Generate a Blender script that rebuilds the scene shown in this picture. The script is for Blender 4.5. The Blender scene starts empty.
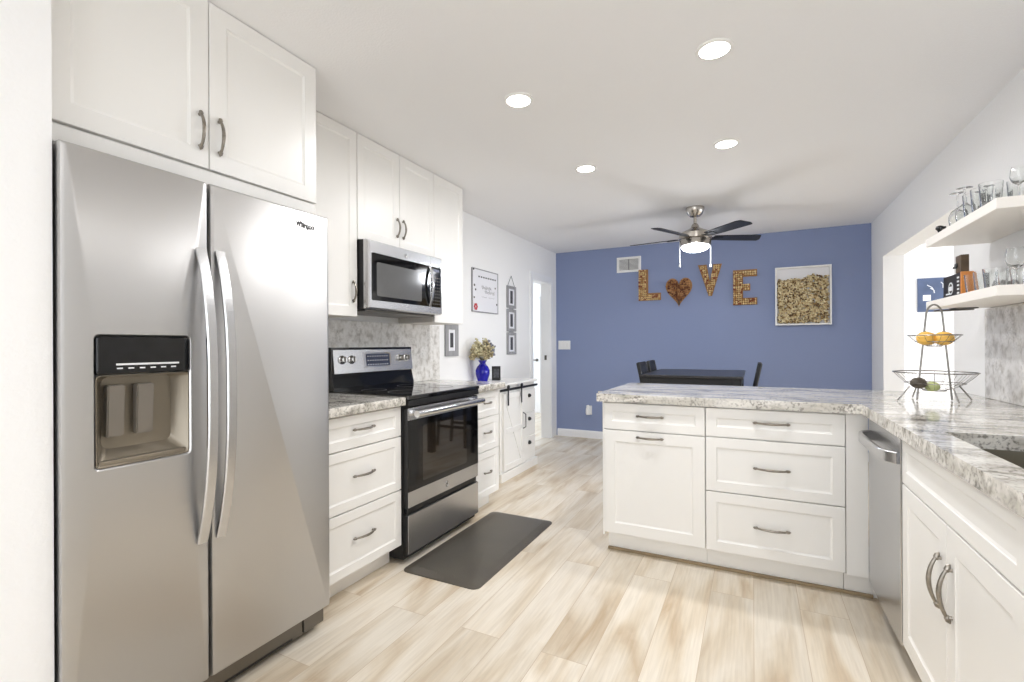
import bpy, bmesh, math, random
from mathutils import Vector, Matrix, noise
random.seed(7)
S = bpy.context.scene
COL = S.collection
PI = math.pi

# ---------------------------------------------------------------- camera
cam_d = bpy.data.cameras.new('camera'); cam = bpy.data.objects.new('camera', cam_d); COL.objects.link(cam)
FPX, TH, RO, CY, CH = 478.44, 0.466, -0.0045, 345.0, 1.194
cam_d.sensor_fit = 'HORIZONTAL'; cam_d.sensor_width = 36.0; cam_d.lens = FPX * 36.0 / 1024.0
cam_d.shift_y = (CY - 341.0) / 1024.0
cam_d.clip_start = 0.05
fw = Vector((-math.sin(TH), math.cos(TH), 0)); r0 = Vector((math.cos(TH), math.sin(TH), 0)); u0 = Vector((0, 0, 1))
rt = r0 * math.cos(RO) + u0 * math.sin(RO); up = -r0 * math.sin(RO) + u0 * math.cos(RO)
m = Matrix((rt, up, -fw)).transposed().to_4x4(); m.translation = (0, 0, CH)
cam.matrix_world = m
S.camera = cam

# ---------------------------------------------------------------- world, exposure, daylight
S.view_settings.view_transform = 'Standard'
S.view_settings.look = 'None'
S.view_settings.exposure = 0.44
S.view_settings.gamma = 1.0
S.view_settings.use_curve_mapping = False
S.cycles.use_denoising = True
S.cycles.max_bounces = 12
S.cycles.diffuse_bounces = 9
S.cycles.glossy_bounces = 6
S.cycles.transmission_bounces = 10
S.cycles.transparent_max_bounces = 12
S.cycles.caustics_reflective = False
S.cycles.caustics_refractive = False
S.cycles.sample_clamp_indirect = 6.0
world = bpy.data.worlds.new('world'); S.world = world; world.use_nodes = True
wb = world.node_tree.nodes['Background']
wb.inputs['Color'].default_value = (0.86, 0.92, 1.0, 1); wb.inputs['Strength'].default_value = 2.0

def area(name, loc, target, sx, sy, power, color=(1, 1, 1)):
    d = bpy.data.lights.new(name, 'AREA'); d.shape = 'RECTANGLE'; d.size = sx; d.size_y = sy
    d.energy = power; d.color = color
    o = bpy.data.objects.new(name, d); COL.objects.link(o); o.location = loc
    o.rotation_euler = (Vector(target) - Vector(loc)).to_track_quat('-Z', 'Y').to_euler()
    return o
area('added_rear_daylight', (-0.3, -2.45, 1.3), (-0.3, 3.0, 1.2), 2.3, 2.0, 23, (0.97, 0.98, 1.0))  # lamp for an unseen window added behind the camera as a light source
area('side_room_daylight', (4.75, 5.0, 1.4), (1.0, 5.0, 1.2), 3.0, 2.0, 88, (0.90, 0.94, 1.0))  # lamp added outside an unseen opening to give the side room its daylight
area('hall_daylight', (-4.75, 6.2, 1.4), (-2.4, 6.2, 1.2), 2.0, 1.6, 24, (0.80, 0.90, 1.0))  # lamp added outside an unseen opening to give the hall its cool daylight
CEIL = 2.402
def downlight(x, y, power=5.0):
    d = bpy.data.lights.new('downlight_beam', 'AREA'); d.shape = 'DISK'; d.size = 0.11; d.energy = power
    d.color = (0.985, 0.985, 1.0); d.spread = math.radians(170)
    o = bpy.data.objects.new('downlight_beam', d); COL.objects.link(o); o.location = (x, y, CEIL - 0.013)
LAMPS = [(-0.135, 2.122), (-1.025, 2.122), (-0.137, 3.153), (-1.014, 3.153), (-0.137, 1.09), (-0.137, 0.06), (-0.137, -0.97)]  # last three are unseen lamps, added along the grid out of frame
for x, y in LAMPS: downlight(x, y, (6.8 if x < -1 else 6.5) if y > 2 else 1.2)

# ---------------------------------------------------------------- materials
def srgb(r, g, b):
    f = lambda c: (c / 255) / 12.92 if c / 255 <= 0.04045 else ((c / 255 + 0.055) / 1.055) ** 2.4
    return (f(r), f(g), f(b), 1)
def mat(name, col, rough=0.5, metal=0.0, bump=0.0, bscale=40, var=0.0, vscale=3, stretch=(1, 1, 1), **kw):
    m = bpy.data.materials.new(name); m.use_nodes = True
    nt = m.node_tree; b = nt.nodes['Principled BSDF']
    b.inputs['Base Color'].default_value = col; b.inputs['Roughness'].default_value = rough; b.inputs['Metallic'].default_value = metal
    for k, v in kw.items(): b.inputs[k.replace('_', ' ')].default_value = v
    tc = nt.nodes.new('ShaderNodeTexCoord'); mp = nt.nodes.new('ShaderNodeMapping')
    mp.inputs['Scale'].default_value = stretch
    nt.links.new(tc.outputs['Object'], mp.inputs['Vector'])
    if var:
        n = nt.nodes.new('ShaderNodeTexNoise'); n.inputs['Scale'].default_value = vscale; n.inputs['Detail'].default_value = 4
        nt.links.new(mp.outputs[0], n.inputs['Vector'])
        cr = nt.nodes.new('ShaderNodeValToRGB')
        cr.color_ramp.elements[0].position = 0.3; cr.color_ramp.elements[1].position = 0.7
        cr.color_ramp.elements[0].color = tuple(c * (1 - var) for c in col[:3]) + (1,)
        cr.color_ramp.elements[1].color = tuple(min(1, c * (1 + var)) for c in col[:3]) + (1,)
        nt.links.new(n.outputs[0], cr.inputs[0]); nt.links.new(cr.outputs[0], b.inputs['Base Color'])
    if bump:
        n2 = nt.nodes.new('ShaderNodeTexNoise'); n2.inputs['Scale'].default_value = bscale; n2.inputs['Detail'].default_value = 3
        nt.links.new(mp.outputs[0], n2.inputs['Vector'])
        bp = nt.nodes.new('ShaderNodeBump'); bp.inputs['Strength'].default_value = bump; bp.inputs['Distance'].default_value = 0.01
        nt.links.new(n2.outputs[0], bp.inputs['Height']); nt.links.new(bp.outputs[0], b.inputs['Normal'])
    return m
def emis(name, col, s):
    m = mat(name, col, 0.4); b = m.node_tree.nodes['Principled BSDF']
    b.inputs['Emission Color'].default_value = col; b.inputs['Emission Strength'].default_value = s
    return m
M = {}
M['wall'] = mat('wall_paint_warm_white', srgb(240, 240, 240), 0.85, bump=0.12, bscale=90)
M['ceil'] = mat('ceiling_paint', srgb(240, 240, 241), 0.9, bump=0.12, bscale=120)
M['blue'] = mat('blue_wall_paint', srgb(133, 146, 181), 0.7, bump=0.12, bscale=90)
M['trim'] = mat('trim_paint', srgb(240, 241, 243), 0.4, bump=0.01)
M['cab'] = mat('cabinet_lacquer', srgb(236, 235, 232), 0.32, bump=0.01, bscale=20)
M['cabin'] = mat('cabinet_carcass', srgb(225, 221, 215), 0.5, bump=0.01)
M['shelf'] = mat('shelf_paint', srgb(240, 236, 230), 0.45, bump=0.02)
M['pewter'] = mat('pewter', srgb(150, 144, 135), 0.33, 1.0, var=0.2, vscale=60)
M['steel'] = mat('brushed_steel', srgb(202, 202, 203), 0.27, 1.0, bump=0.035, bscale=6, stretch=(1, 1, 60))
M['steel_soft'] = mat('fridge_steel', srgb(194, 193, 192), 0.38, 1.0, bump=0.25, bscale=2.2, stretch=(1, 1, 0.5))
M['steel_dark'] = mat('dark_steel', srgb(120, 116, 110), 0.35, 1.0, bump=0.02)
M['chrome'] = mat('polished_steel', srgb(225, 225, 225), 0.14, 1.0, var=0.02)
M['black'] = mat('black_plastic', srgb(18, 18, 19), 0.35, bump=0.02)
M['blackgloss'] = mat('black_glass', srgb(10, 10, 11), 0.06, var=0.2, vscale=2)
M['ovenglass'] = mat('oven_glass', srgb(38, 32, 26), 0.04, var=0.1, vscale=2, Specular_IOR_Level=1.0)
M['mwglass'] = mat('microwave_screen', srgb(92, 92, 92), 0.12, var=0.1, vscale=200)
M['cooktop'] = mat('ceramic_cooktop', srgb(20, 20, 21), 0.05, var=0.2, vscale=20, Specular_IOR_Level=0.9)
M['fridge_side'] = mat('fridge_side_paint', srgb(84, 66, 40), 0.5, bump=0.05)
M['cavity'] = mat('dispenser_plastic', srgb(136, 127, 112), 0.35, 0.5, bump=0.02)
M['paddle'] = mat('dispenser_paddle', srgb(128, 122, 114), 0.3, 0.5, bump=0.02)
M['icon'] = mat('white_print', srgb(225, 228, 230), 0.5, var=0.02)
M['greyprint'] = mat('grey_print', srgb(95, 92, 90), 0.4, var=0.02)
M['logoprint'] = mat('logo_print', srgb(52, 50, 50), 0.5, var=0.02)
M['display'] = mat('display_panel', srgb(62, 68, 90), 0.25, var=0.6, vscale=70)
M['mat'] = mat('foam_mat', srgb(80, 75, 66), 0.34, bump=0.25, bscale=160, var=0.12, vscale=5)
M['darkwood'] = mat('espresso_wood', srgb(14, 13, 15), 0.5, bump=0.05, bscale=20, stretch=(1, 8, 1))
M['tabletop'] = mat('espresso_table_top', srgb(26, 23, 23), 0.3, bump=0.03, bscale=20, stretch=(1, 8, 1))
M['nickel'] = mat('satin_nickel', srgb(190, 184, 176), 0.25, 1.0, var=0.1)
M['blade'] = mat('fan_blade_black', srgb(20, 22, 28), 0.45, bump=0.05, stretch=(1, 6, 1))
M['lampglass'] = emis('lit_frosted_glass', (0.93, 0.96, 1, 1), 9.0)
M['diffuser'] = emis('lit_diffuser', (1, 0.96, 0.9, 1), 14.0)
M['white'] = mat('white_plastic', srgb(238, 238, 236), 0.4, var=0.01)
M['ivory'] = mat('ivory_plastic', srgb(214, 205, 190), 0.4, var=0.01)
M['louver'] = mat('louver_grey_metal', srgb(150, 150, 150), 0.5, var=0.03)  # even mid grey for the louvres and the small box housing
M['paper'] = mat('white_board', srgb(232, 232, 236), 0.3, var=0.01)
M['greyframe'] = mat('weathered_grey_wood', srgb(150, 150, 152), 0.7, bump=0.3, bscale=30, var=0.15, vscale=20, stretch=(1, 1, 0.2))
M['photo'] = mat('monochrome_print', srgb(70, 70, 75), 0.5, var=0.7, vscale=50)
M['red'] = mat('red_flower', srgb(190, 60, 70), 0.6, var=0.2, vscale=40)
M['blueglass'] = mat('cobalt_glass', srgb(30, 30, 190), 0.05, Transmission_Weight=0.45, IOR=1.5, var=0.2, vscale=10)
M['petal_tan'] = mat('dried_petal_tan', srgb(160, 148, 116), 0.8, var=0.3, vscale=30)
M['petal_cream'] = mat('dried_petal_cream', srgb(190, 182, 148), 0.8, var=0.2, vscale=30)
M['petal_grey'] = mat('dried_petal_grey', srgb(120, 122, 135), 0.8, var=0.3, vscale=30)
M['stem'] = mat('dried_stem', srgb(104, 98, 70), 0.8, var=0.2)
M['board'] = mat('raw_plywood', srgb(160, 120, 74), 0.7, var=0.15)
M['wire'] = mat('basket_wire', srgb(150, 148, 145), 0.25, 1.0, var=0.1)
M['orange'] = mat('orange_peel', srgb(242, 192, 92), 0.45, bump=0.2, bscale=220, var=0.06)
M['avocado'] = mat('avocado_skin', srgb(84, 76, 66), 0.55, bump=0.4, bscale=120, var=0.3, vscale=30)
M['lime'] = mat('green_fruit_skin', srgb(186, 196, 138), 0.5, bump=0.1, var=0.12, vscale=15)
M['glass'] = mat('clear_glass', (0.98, 0.985, 0.975, 1), 0.0, Transmission_Weight=1.0, IOR=1.45)
M['orangebox'] = mat('orange_wood', srgb(214, 140, 70), 0.5, var=0.08)
M['brownblock'] = mat('dark_brown_wood', srgb(82, 66, 48), 0.6, var=0.25, vscale=30)
M['picblue'] = mat('slate_blue_print', srgb(78, 92, 122), 0.4, var=0.2, vscale=5)
M['greydish'] = mat('grey_stoneware', srgb(120, 120, 118), 0.6, bump=0.4, bscale=60)
M['sink'] = mat('sink_steel', srgb(160, 155, 142), 0.35, 1.0, var=0.03)
M['rubber'] = mat('toe_kick_strip', srgb(150, 132, 104), 0.6, var=0.1)

def cork_mat(name, cols, scale):
    m = mat(name, cols[0], 0.8, bump=0.3, bscale=150); nt = m.node_tree; b = nt.nodes['Principled BSDF']
    tc = [n for n in nt.nodes if n.type == 'TEX_COORD'][0]
    v = nt.nodes.new('ShaderNodeTexVoronoi'); v.inputs['Scale'].default_value = scale; nt.links.new(tc.outputs['Object'], v.inputs['Vector'])
    cr = nt.nodes.new('ShaderNodeValToRGB'); e = cr.color_ramp.elements; cr.color_ramp.interpolation = 'CONSTANT'
    e[0].color = cols[0]; e[1].position = 0.85; e[1].color = cols[-1]
    for i, c in enumerate(cols[1:-1]): x = e.new(.28 + .55 * i / max(1, len(cols) - 2)); x.color = c
    sp = nt.nodes.new('ShaderNodeSeparateColor'); nt.links.new(v.outputs['Color'], sp.inputs[0]); nt.links.new(sp.outputs[0], cr.inputs[0]); nt.links.new(cr.outputs[0], b.inputs['Base Color'])
    return m
M['cork'] = cork_mat('wine_cork', [srgb(210, 180, 128), srgb(236, 212, 160), srgb(184, 138, 84), srgb(224, 194, 138), srgb(140, 66, 50)], 43)
M['corkheart'] = cork_mat('stained_cork', [srgb(110, 62, 40), srgb(160, 104, 62), srgb(196, 146, 96), srgb(84, 36, 30)], 43)
M['corkbox'] = cork_mat('loose_cork', [srgb(206, 190, 150), srgb(232, 220, 184), srgb(150, 126, 84), srgb(206, 186, 146), srgb(98, 74, 50)], 62)
def floor_mat():
    m = bpy.data.materials.new('oak_planks'); m.use_nodes = True; nt = m.node_tree; N = nt.nodes; L = nt.links
    b = N['Principled BSDF']
    tc = N.new('ShaderNodeTexCoord'); mp = N.new('ShaderNodeMapping'); mp.inputs['Rotation'].default_value = (0, 0, PI / 2)
    L.new(tc.outputs['Object'], mp.inputs['Vector'])
    br = N.new('ShaderNodeTexBrick'); br.inputs['Scale'].default_value = 1; br.inputs['Brick Width'].default_value = 1.25; br.inputs['Row Height'].default_value = 0.185
    br.inputs['Mortar Size'].default_value = 0.0012; br.inputs['Mortar Smooth'].default_value = 0.2; br.offset = 0.37; br.inputs['Bias'].default_value = 0
    br.inputs['Color1'].default_value = (0, 0, 0, 1); br.inputs['Color2'].default_value = (1, 1, 1, 1); br.inputs['Mortar'].default_value = (0.2, 0.2, 0.2, 1)
    L.new(mp.outputs[0], br.inputs['Vector'])
    # offset grain per plank
    add = N.new('ShaderNodeVectorMath'); add.operation = 'MULTIPLY_ADD'
    L.new(br.outputs['Color'], add.inputs[0]); add.inputs[1].default_value = (7, 3, 5); L.new(tc.outputs['Object'], add.inputs[2])
    g = N.new('ShaderNodeMapping'); g.inputs['Scale'].default_value = (4.6, 0.9, 1); L.new(add.outputs[0], g.inputs['Vector'])
    n1 = N.new('ShaderNodeTexNoise'); n1.inputs['Scale'].default_value = 1.5; n1.inputs['Detail'].default_value = 6; n1.inputs['Distortion'].default_value = 0.8
    L.new(g.outputs[0], n1.inputs['Vector'])
    g2 = N.new('ShaderNodeMapping'); g2.inputs['Scale'].default_value = (60, 2.5, 1); L.new(add.outputs[0], g2.inputs['Vector'])
    n2 = N.new('ShaderNodeTexNoise'); n2.inputs['Scale'].default_value = 1.6; n2.inputs['Detail'].default_value = 4
    L.new(g2.outputs[0], n2.inputs['Vector'])
    cr = N.new('ShaderNodeValToRGB'); e = cr.color_ramp.elements
    e[0].position = 0.30; e[0].color = srgb(193, 170, 140); e[1].position = 0.60; e[1].color = srgb(232, 223, 208)
    x = e.new(0.43); x.color = srgb(216, 202, 180)
    L.new(n1.outputs[0], cr.inputs[0])
    mx = N.new('ShaderNodeMix'); mx.data_type = 'RGBA'; mx.blend_type = 'MULTIPLY'; mx.inputs['Factor'].default_value = 0.45
    cr2 = N.new('ShaderNodeValToRGB'); cr2.color_ramp.elements[0].position = 0.3; cr2.color_ramp.elements[0].color = (0.74, 0.72, 0.69, 1); cr2.color_ramp.elements[1].position = 0.6
    L.new(n2.outputs[0], cr2.inputs[0]); L.new(cr.outputs[0], mx.inputs['A']); L.new(cr2.outputs[0], mx.inputs['B'])
    mx2 = N.new('ShaderNodeMix'); mx2.data_type = 'RGBA'; mx2.blend_type = 'MULTIPLY'; mx2.inputs['Factor'].default_value = 0.10
    L.new(mx.outputs['Result'], mx2.inputs['A']); L.new(br.outputs['Color'], mx2.inputs['B'])
    mx3 = N.new('ShaderNodeMix'); mx3.data_type = 'RGBA'; mx3.blend_type = 'MIX'
    L.new(br.outputs['Fac'], mx3.inputs['Factor']); L.new(mx2.outputs['Result'], mx3.inputs['A']); mx3.inputs['B'].default_value = srgb(186, 166, 140)
    L.new(mx3.outputs['Result'], b.inputs['Base Color'])
    b.inputs['Roughness'].default_value = 0.34
    return m
M['floor'] = floor_mat()

def granite_mat(name, rot=0.0, light=1.0):
    m = bpy.data.materials.new(name); m.use_nodes = True; nt = m.node_tree; N = nt.nodes; L = nt.links
    b = N['Principled BSDF']; tc = N.new('ShaderNodeTexCoord')
    mp = N.new('ShaderNodeMapping'); mp.inputs['Rotation'].default_value = (0, 0, rot); mp.inputs['Scale'].default_value = (1.6, 7, 7)
    L.new(tc.outputs['Object'], mp.inputs['Vector'])
    n1 = N.new('ShaderNodeTexNoise'); n1.inputs['Scale'].default_value = 1.7; n1.inputs['Detail'].default_value = 7; n1.inputs['Distortion'].default_value = 1.5
    L.new(mp.outputs[0], n1.inputs['Vector'])
    cr = N.new('ShaderNodeValToRGB'); e = cr.color_ramp.elements
    e[0].position = 0.33; e[0].color = srgb(122, 119, 113); e[1].position = 0.62; e[1].color = srgb(226, 223, 216)
    x = e.new(0.44); x.color = srgb(190, 186, 176); x = e.new(0.52); x.color = srgb(208, 204, 197)
    L.new(n1.outputs[0], cr.inputs[0])
    n2 = N.new('ShaderNodeTexNoise'); n2.inputs['Scale'].default_value = 95; n2.inputs['Detail'].default_value = 3
    L.new(tc.outputs['Object'], n2.inputs['Vector'])
    cr2 = N.new('ShaderNodeValToRGB'); e = cr2.color_ramp.elements
    e[0].position = 0.37; e[0].color = (0.14, 0.13, 0.11, 1); e[1].position = 0.50; e[1].color = (1, 1, 1, 1)
    L.new(n2.outputs[0], cr2.inputs[0])
    mx = N.new('ShaderNodeMix'); mx.data_type = 'RGBA'; mx.blend_type = 'MULTIPLY'
    n3 = N.new('ShaderNodeTexNoise'); n3.inputs['Scale'].default_value = 6; L.new(tc.outputs['Object'], n3.inputs['Vector'])
    mr = N.new('ShaderNodeMapRange'); mr.inputs[1].default_value = 0.4; mr.inputs[2].default_value = 0.65; mr.inputs[3].default_value = 0.25; mr.inputs[4].default_value = 0.85 * light
    L.new(n3.outputs[0], mr.inputs[0]); L.new(mr.outputs[0], mx.inputs['Factor'])
    L.new(cr.outputs[0], mx.inputs['A']); L.new(cr2.outputs[0], mx.inputs['B']); L.new(mx.outputs['Result'], b.inputs['Base Color'])
    b.inputs['Roughness'].default_value = 0.09
    return m
M['granite'] = granite_mat('granite_counter', 0.25)
def splash_mat():
    m = granite_mat('stone_splash', 0.9, 0.55); b = m.node_tree.nodes['Principled BSDF']; b.inputs['Roughness'].default_value = 0.2
    for n in m.node_tree.nodes:
        if n.type == 'VALTORGB' and len(n.color_ramp.elements) == 4:
            for e, c in zip(n.color_ramp.elements, ((196, 192, 186), (222, 219, 214), (232, 230, 226), (240, 238, 235))): e.color = srgb(*c)
        if n.type == 'MAPPING': n.inputs['Scale'].default_value = (7, 7, 6)
        if n.type == 'TEX_NOISE' and n.inputs['Distortion'].default_value > 1: n.inputs['Distortion'].default_value = .2; n.inputs['Scale'].default_value = 3.5
        if n.type == 'MAP_RANGE': n.inputs[3].default_value = .04; n.inputs[4].default_value = .28
    return m
M['splash'] = splash_mat()

# ---------------------------------------------------------------- helpers
def V(*a): return Vector(a)
def wloc(o):
    p = Vector((0, 0, 0))
    while o is not None: p += o.location; o = o.parent
    return p
def link(name, bm, mt, parent=None, smooth=False, origin=None):
    """build one mesh object from world-space geometry"""
    if smooth is not False:
        for f in bm.faces: f.smooth = True
    bmesh.ops.recalc_face_normals(bm, faces=bm.faces[:])
    if parent is not None: org = wloc(parent)
    elif origin is not None: org = Vector(origin)
    else:
        xs = [v.co for v in bm.verts]
        org = Vector(((min(c.x for c in xs) + max(c.x for c in xs)) / 2, (min(c.y for c in xs) + max(c.y for c in xs)) / 2, min(c.z for c in xs)))
    bmesh.ops.translate(bm, verts=bm.verts[:], vec=-org)
    me = bpy.data.meshes.new(name); bm.to_mesh(me); bm.free()
    o = bpy.data.objects.new(name, me); COL.objects.link(o); me.materials.append(M[mt] if isinstance(mt, str) else mt)
    if parent is not None: o.parent = parent
    else: o.location = org
    if smooth is not False:
        me.set_sharp_from_angle(angle=math.radians(35 if smooth is True else smooth))
    return o
def tag(o, label, cat, group=None):
    o['label'] = label; o['category'] = cat
    if group: o['group'] = group
    return o
def thing(name, label, cat, loc, group=None):
    o = bpy.data.objects.new(name, None); COL.objects.link(o); o.location = loc; o.empty_display_size = 0.1
    return tag(o, label, cat, group)
def struct(o): o['kind'] = 'structure'; return o
def stuff(o): o['kind'] = 'stuff'; return o
def copy_tree(o, parent=None):
    c = o.copy(); COL.objects.link(c); c.parent = parent
    for ch in [x for x in o.children]: copy_tree(ch, c)
    return c
def B(): return bmesh.new()
def box(bm, x0, x1, y0, y1, z0, z1, bev=0.0, seg=2):
    b2 = bmesh.new(); bmesh.ops.create_cube(b2, size=1)
    for v in b2.verts: v.co = Vector((x0 + (v.co.x + .5) * (x1 - x0), y0 + (v.co.y + .5) * (y1 - y0), z0 + (v.co.z + .5) * (z1 - z0)))
    if bev: bmesh.ops.bevel(b2, geom=b2.edges[:], offset=bev, segments=seg, affect='EDGES', profile=0.5)
    merge(bm, b2); return bm
def merge(bm, b2, mx=None):
    if mx is not None: bmesh.ops.transform(b2, matrix=mx, verts=b2.verts[:])
    vm = {}
    for v in b2.verts: vm[v] = bm.verts.new(v.co)
    for f in b2.faces:
        try: bm.faces.new([vm[v] for v in f.verts])
        except ValueError: pass
    b2.free()
def tube(bm, pts, r, seg=10, closed=False, flat=None):
    """sweep circle (or ellipse flat=(a,b,refvec)) along pts; r scalar or list"""
    pts = [Vector(p) for p in pts]; n = len(pts); rings = []
    prevn = None
    for i, p in enumerate(pts):
        if closed: t = pts[(i + 1) % n] - pts[i - 1]
        else: t = pts[min(i + 1, n - 1)] - pts[max(i - 1, 0)]
        t.normalize()
        if flat: ref = Vector(flat[2])
        elif prevn is not None: ref = prevn
        else: ref = Vector((0, 0, 1)) if abs(t.z) < 0.9 else Vector((1, 0, 0))
        a = ref - t * ref.dot(t); a.normalize(); b = t.cross(a); prevn = a
        rr = r[i] if isinstance(r, (list, tuple)) else r
        ra, rb = (flat[0] * rr, flat[1] * rr) if flat else (rr, rr)
        rings.append([bm.verts.new(p + a * ra * math.cos(2 * PI * k / seg) + b * rb * math.sin(2 * PI * k / seg)) for k in range(seg)])
    for i in range(n if closed else n - 1):
        A, C = rings[i], rings[(i + 1) % n]
        for k in range(seg): bm.faces.new([A[k], A[(k + 1) % seg], C[(k + 1) % seg], C[k]])
    if not closed: bm.faces.new(rings[0][::-1]); bm.faces.new(rings[-1])
    return bm
def band(bm, pts, wdir, w, t):
    """sweep a rectangular section (w along wdir, t thick) along pts"""
    pts = [Vector(p) for p in pts]; wd = Vector(wdir).normalized(); rings = []
    for i, p in enumerate(pts):
        tg = (pts[min(i + 1, len(pts) - 1)] - pts[max(i - 1, 0)]).normalized()
        nn = tg.cross(wd).normalized()
        e = min(w, t) * 0.25
        sec = [(-w/2+e, -t/2), (w/2-e, -t/2), (w/2, -t/2+e), (w/2, t/2-e), (w/2-e, t/2), (-w/2+e, t/2), (-w/2, t/2-e), (-w/2, -t/2+e)]
        rings.append([bm.verts.new(p + wd * a + nn * b) for a, b in sec])
    for A, C in zip(rings, rings[1:]):
        for k in range(8): bm.faces.new([A[k], A[(k + 1) % 8], C[(k + 1) % 8], C[k]])
    bm.faces.new(rings[0][::-1]); bm.faces.new(rings[-1]); return bm
def lathe(bm, prof, c, seg=32, cap=True, axis=None, wob=None):
    c = Vector(c); rings = []; b2 = bmesh.new()
    for r, z in prof:
        rings.append([b2.verts.new((max(r, 1e-5) * math.cos(2 * PI * k / seg) * (wob(k, seg) if wob else 1), max(r, 1e-5) * math.sin(2 * PI * k / seg) * (wob(k, seg) if wob else 1), z)) for k in range(seg)])
    for A, C in zip(rings, rings[1:]):
        for k in range(seg): b2.faces.new([A[k], A[(k + 1) % seg], C[(k + 1) % seg], C[k]])
    if cap: b2.faces.new(rings[0][::-1]); b2.faces.new(rings[-1])
    mx = Matrix.Translation(c)
    if axis is not None: mx = mx @ Vector((0, 0, 1)).rotation_difference(Vector(axis)).to_matrix().to_4x4()
    merge(bm, b2, mx); return bm
def blob(bm, c, r, sub=2, amp=0.0, fr=8, sc=(1, 1, 1)):
    b2 = bmesh.new(); bmesh.ops.create_icosphere(b2, subdivisions=sub, radius=1)
    for v in b2.verts:
        d = 1 + amp * noise.noise(v.co * fr + Vector(c) * 37)
        v.co = Vector((v.co.x * r * sc[0] * d, v.co.y * r * sc[1] * d, v.co.z * r * sc[2] * d))
    merge(bm, b2, Matrix.Translation(Vector(c))); return bm
def mapf(kind, plane):
    """(u,v,w) -> world: panels on planes. left: faces +x; pen: faces -y; right: faces -x; back wall: faces -y"""
    if kind == 'px': return lambda u, v, w: Vector((plane + w, u, v))
    if kind == 'nx': return lambda u, v, w: Vector((plane - w, u, v))
    if kind == 'ny': return lambda u, v, w: Vector((u, plane - w, v))
    if kind == 'up': return lambda u, v, w: Vector((u, v, plane + w))
def rring(u0, u1, v0, v1, r, k=3):
    pts = []
    for cx, cy, a0 in ((u1 - r, v1 - r, 0), (u0 + r, v1 - r, PI / 2), (u0 + r, v0 + r, PI), (u1 - r, v0 + r, 1.5 * PI)):
        for i in range(k + 1):
            a = a0 + PI / 2 * i / k; pts.append((cx + r * math.cos(a), cy + r * math.sin(a)))
    return pts
def rings(bm, mf, spec, k=3, cap0=True, cap1=True):
    """spec: list of (u0,u1,v0,v1,r,w)"""
    prev = None; first = None
    for u0, u1, v0, v1, r, w in spec:
        cur = [bm.verts.new(mf(u, v, w)) for u, v in rring(u0, u1, v0, v1, max(r, 1e-4), k)]
        if prev:
            n = len(cur)
            for i in range(n): bm.faces.new([prev[i], prev[(i + 1) % n], cur[(i + 1) % n], cur[i]])
        else: first = cur
        prev = cur
    if cap0: bm.faces.new(first[::-1])
    if cap1: bm.faces.new(prev)
    return bm
def ins(s, d): u0, u1, v0, v1 = s; return (u0 + d, u1 - d, v0 + d, v1 - d)
def shaker(bm, mf, rect, t=0.019, fr=0.055, dep=0.0055):
    a = rect
    rings(bm, mf, [(*a, .0005, -t), (*a, .0005, -0.0015), (*ins(a, .0015), .0005, 0), (*ins(a, fr), .0005, 0), (*ins(a, fr + .002), .0005, -.0025), (*ins(a, fr + .009), .0005, -dep)], k=1)
    return bm
def slabpanel(bm, mf, rect, t=0.019, e=.002, r=.002):
    rings(bm, mf, [(*rect, r, -t), (*rect, r, -e), (*ins(rect, e), r, 0)], k=2); return bm
def grid_slab(us, vs, solid, w0, w1, mf):
    """extrude the cells for which solid(i,j); shared verts"""
    bm = bmesh.new(); vd = {}
    def vt(i, j, w):
        key = (i, j, w)
        if key not in vd: vd[key] = bm.verts.new(mf(us[i], vs[j], w))
        return vd[key]
    nu, nv = len(us) - 1, len(vs) - 1
    ok = lambda i, j: 0 <= i < nu and 0 <= j < nv and solid(i, j)
    for i in range(nu):
        for j in range(nv):
            if not ok(i, j): continue
            for w in (w0, w1): bm.faces.new([vt(i, j, w), vt(i + 1, j, w), vt(i + 1, j + 1, w), vt(i, j + 1, w)])
            for (di, dj, a, b) in ((-1, 0, (i, j), (i, j + 1)), (1, 0, (i + 1, j), (i + 1, j + 1)), (0, -1, (i, j), (i + 1, j)), (0, 1, (i, j + 1), (i + 1, j + 1))):
                if not ok(i + di, j + dj): bm.faces.new([vt(*a, w0), vt(*b, w0), vt(*b, w1), vt(*a, w1)])
    return bm
def text(name, body, size, mt, parent, mx, ext=0.0006, bold=0.0):
    cu = bpy.data.curves.new(name, 'FONT'); cu.body = body; cu.size = size; cu.extrude = ext; cu.align_x = 'CENTER'; cu.align_y = 'CENTER'; cu.offset = bold; cu.resolution_u = 3
    t = bpy.data.objects.new(name, cu); COL.objects.link(t)
    bpy.context.view_layer.update()
    me = bpy.data.meshes.new_from_object(t.evaluated_get(bpy.context.evaluated_depsgraph_get()))
    bpy.data.objects.remove(t)
    me.transform(mx); me.transform(Matrix.Translation(-wloc(parent)))
    me.materials.clear(); me.materials.append(M[mt])
    o = bpy.data.objects.new(name, me); COL.objects.link(o); o.parent = parent; return o
def mx_px(x, y, z): # readable on a plane facing +x
    return Matrix.Translation((x, y, z)) @ Matrix(((0, 0, 1, 0), (1, 0, 0, 0), (0, 1, 0, 0), (0, 0, 0, 1)))
def mx_ny(x, y, z): # readable on a plane facing -y
    return Matrix.Translation((x, y, z)) @ Matrix(((1, 0, 0, 0), (0, 0, -1, 0), (0, 1, 0, 0), (0, 0, 0, 1)))

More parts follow.
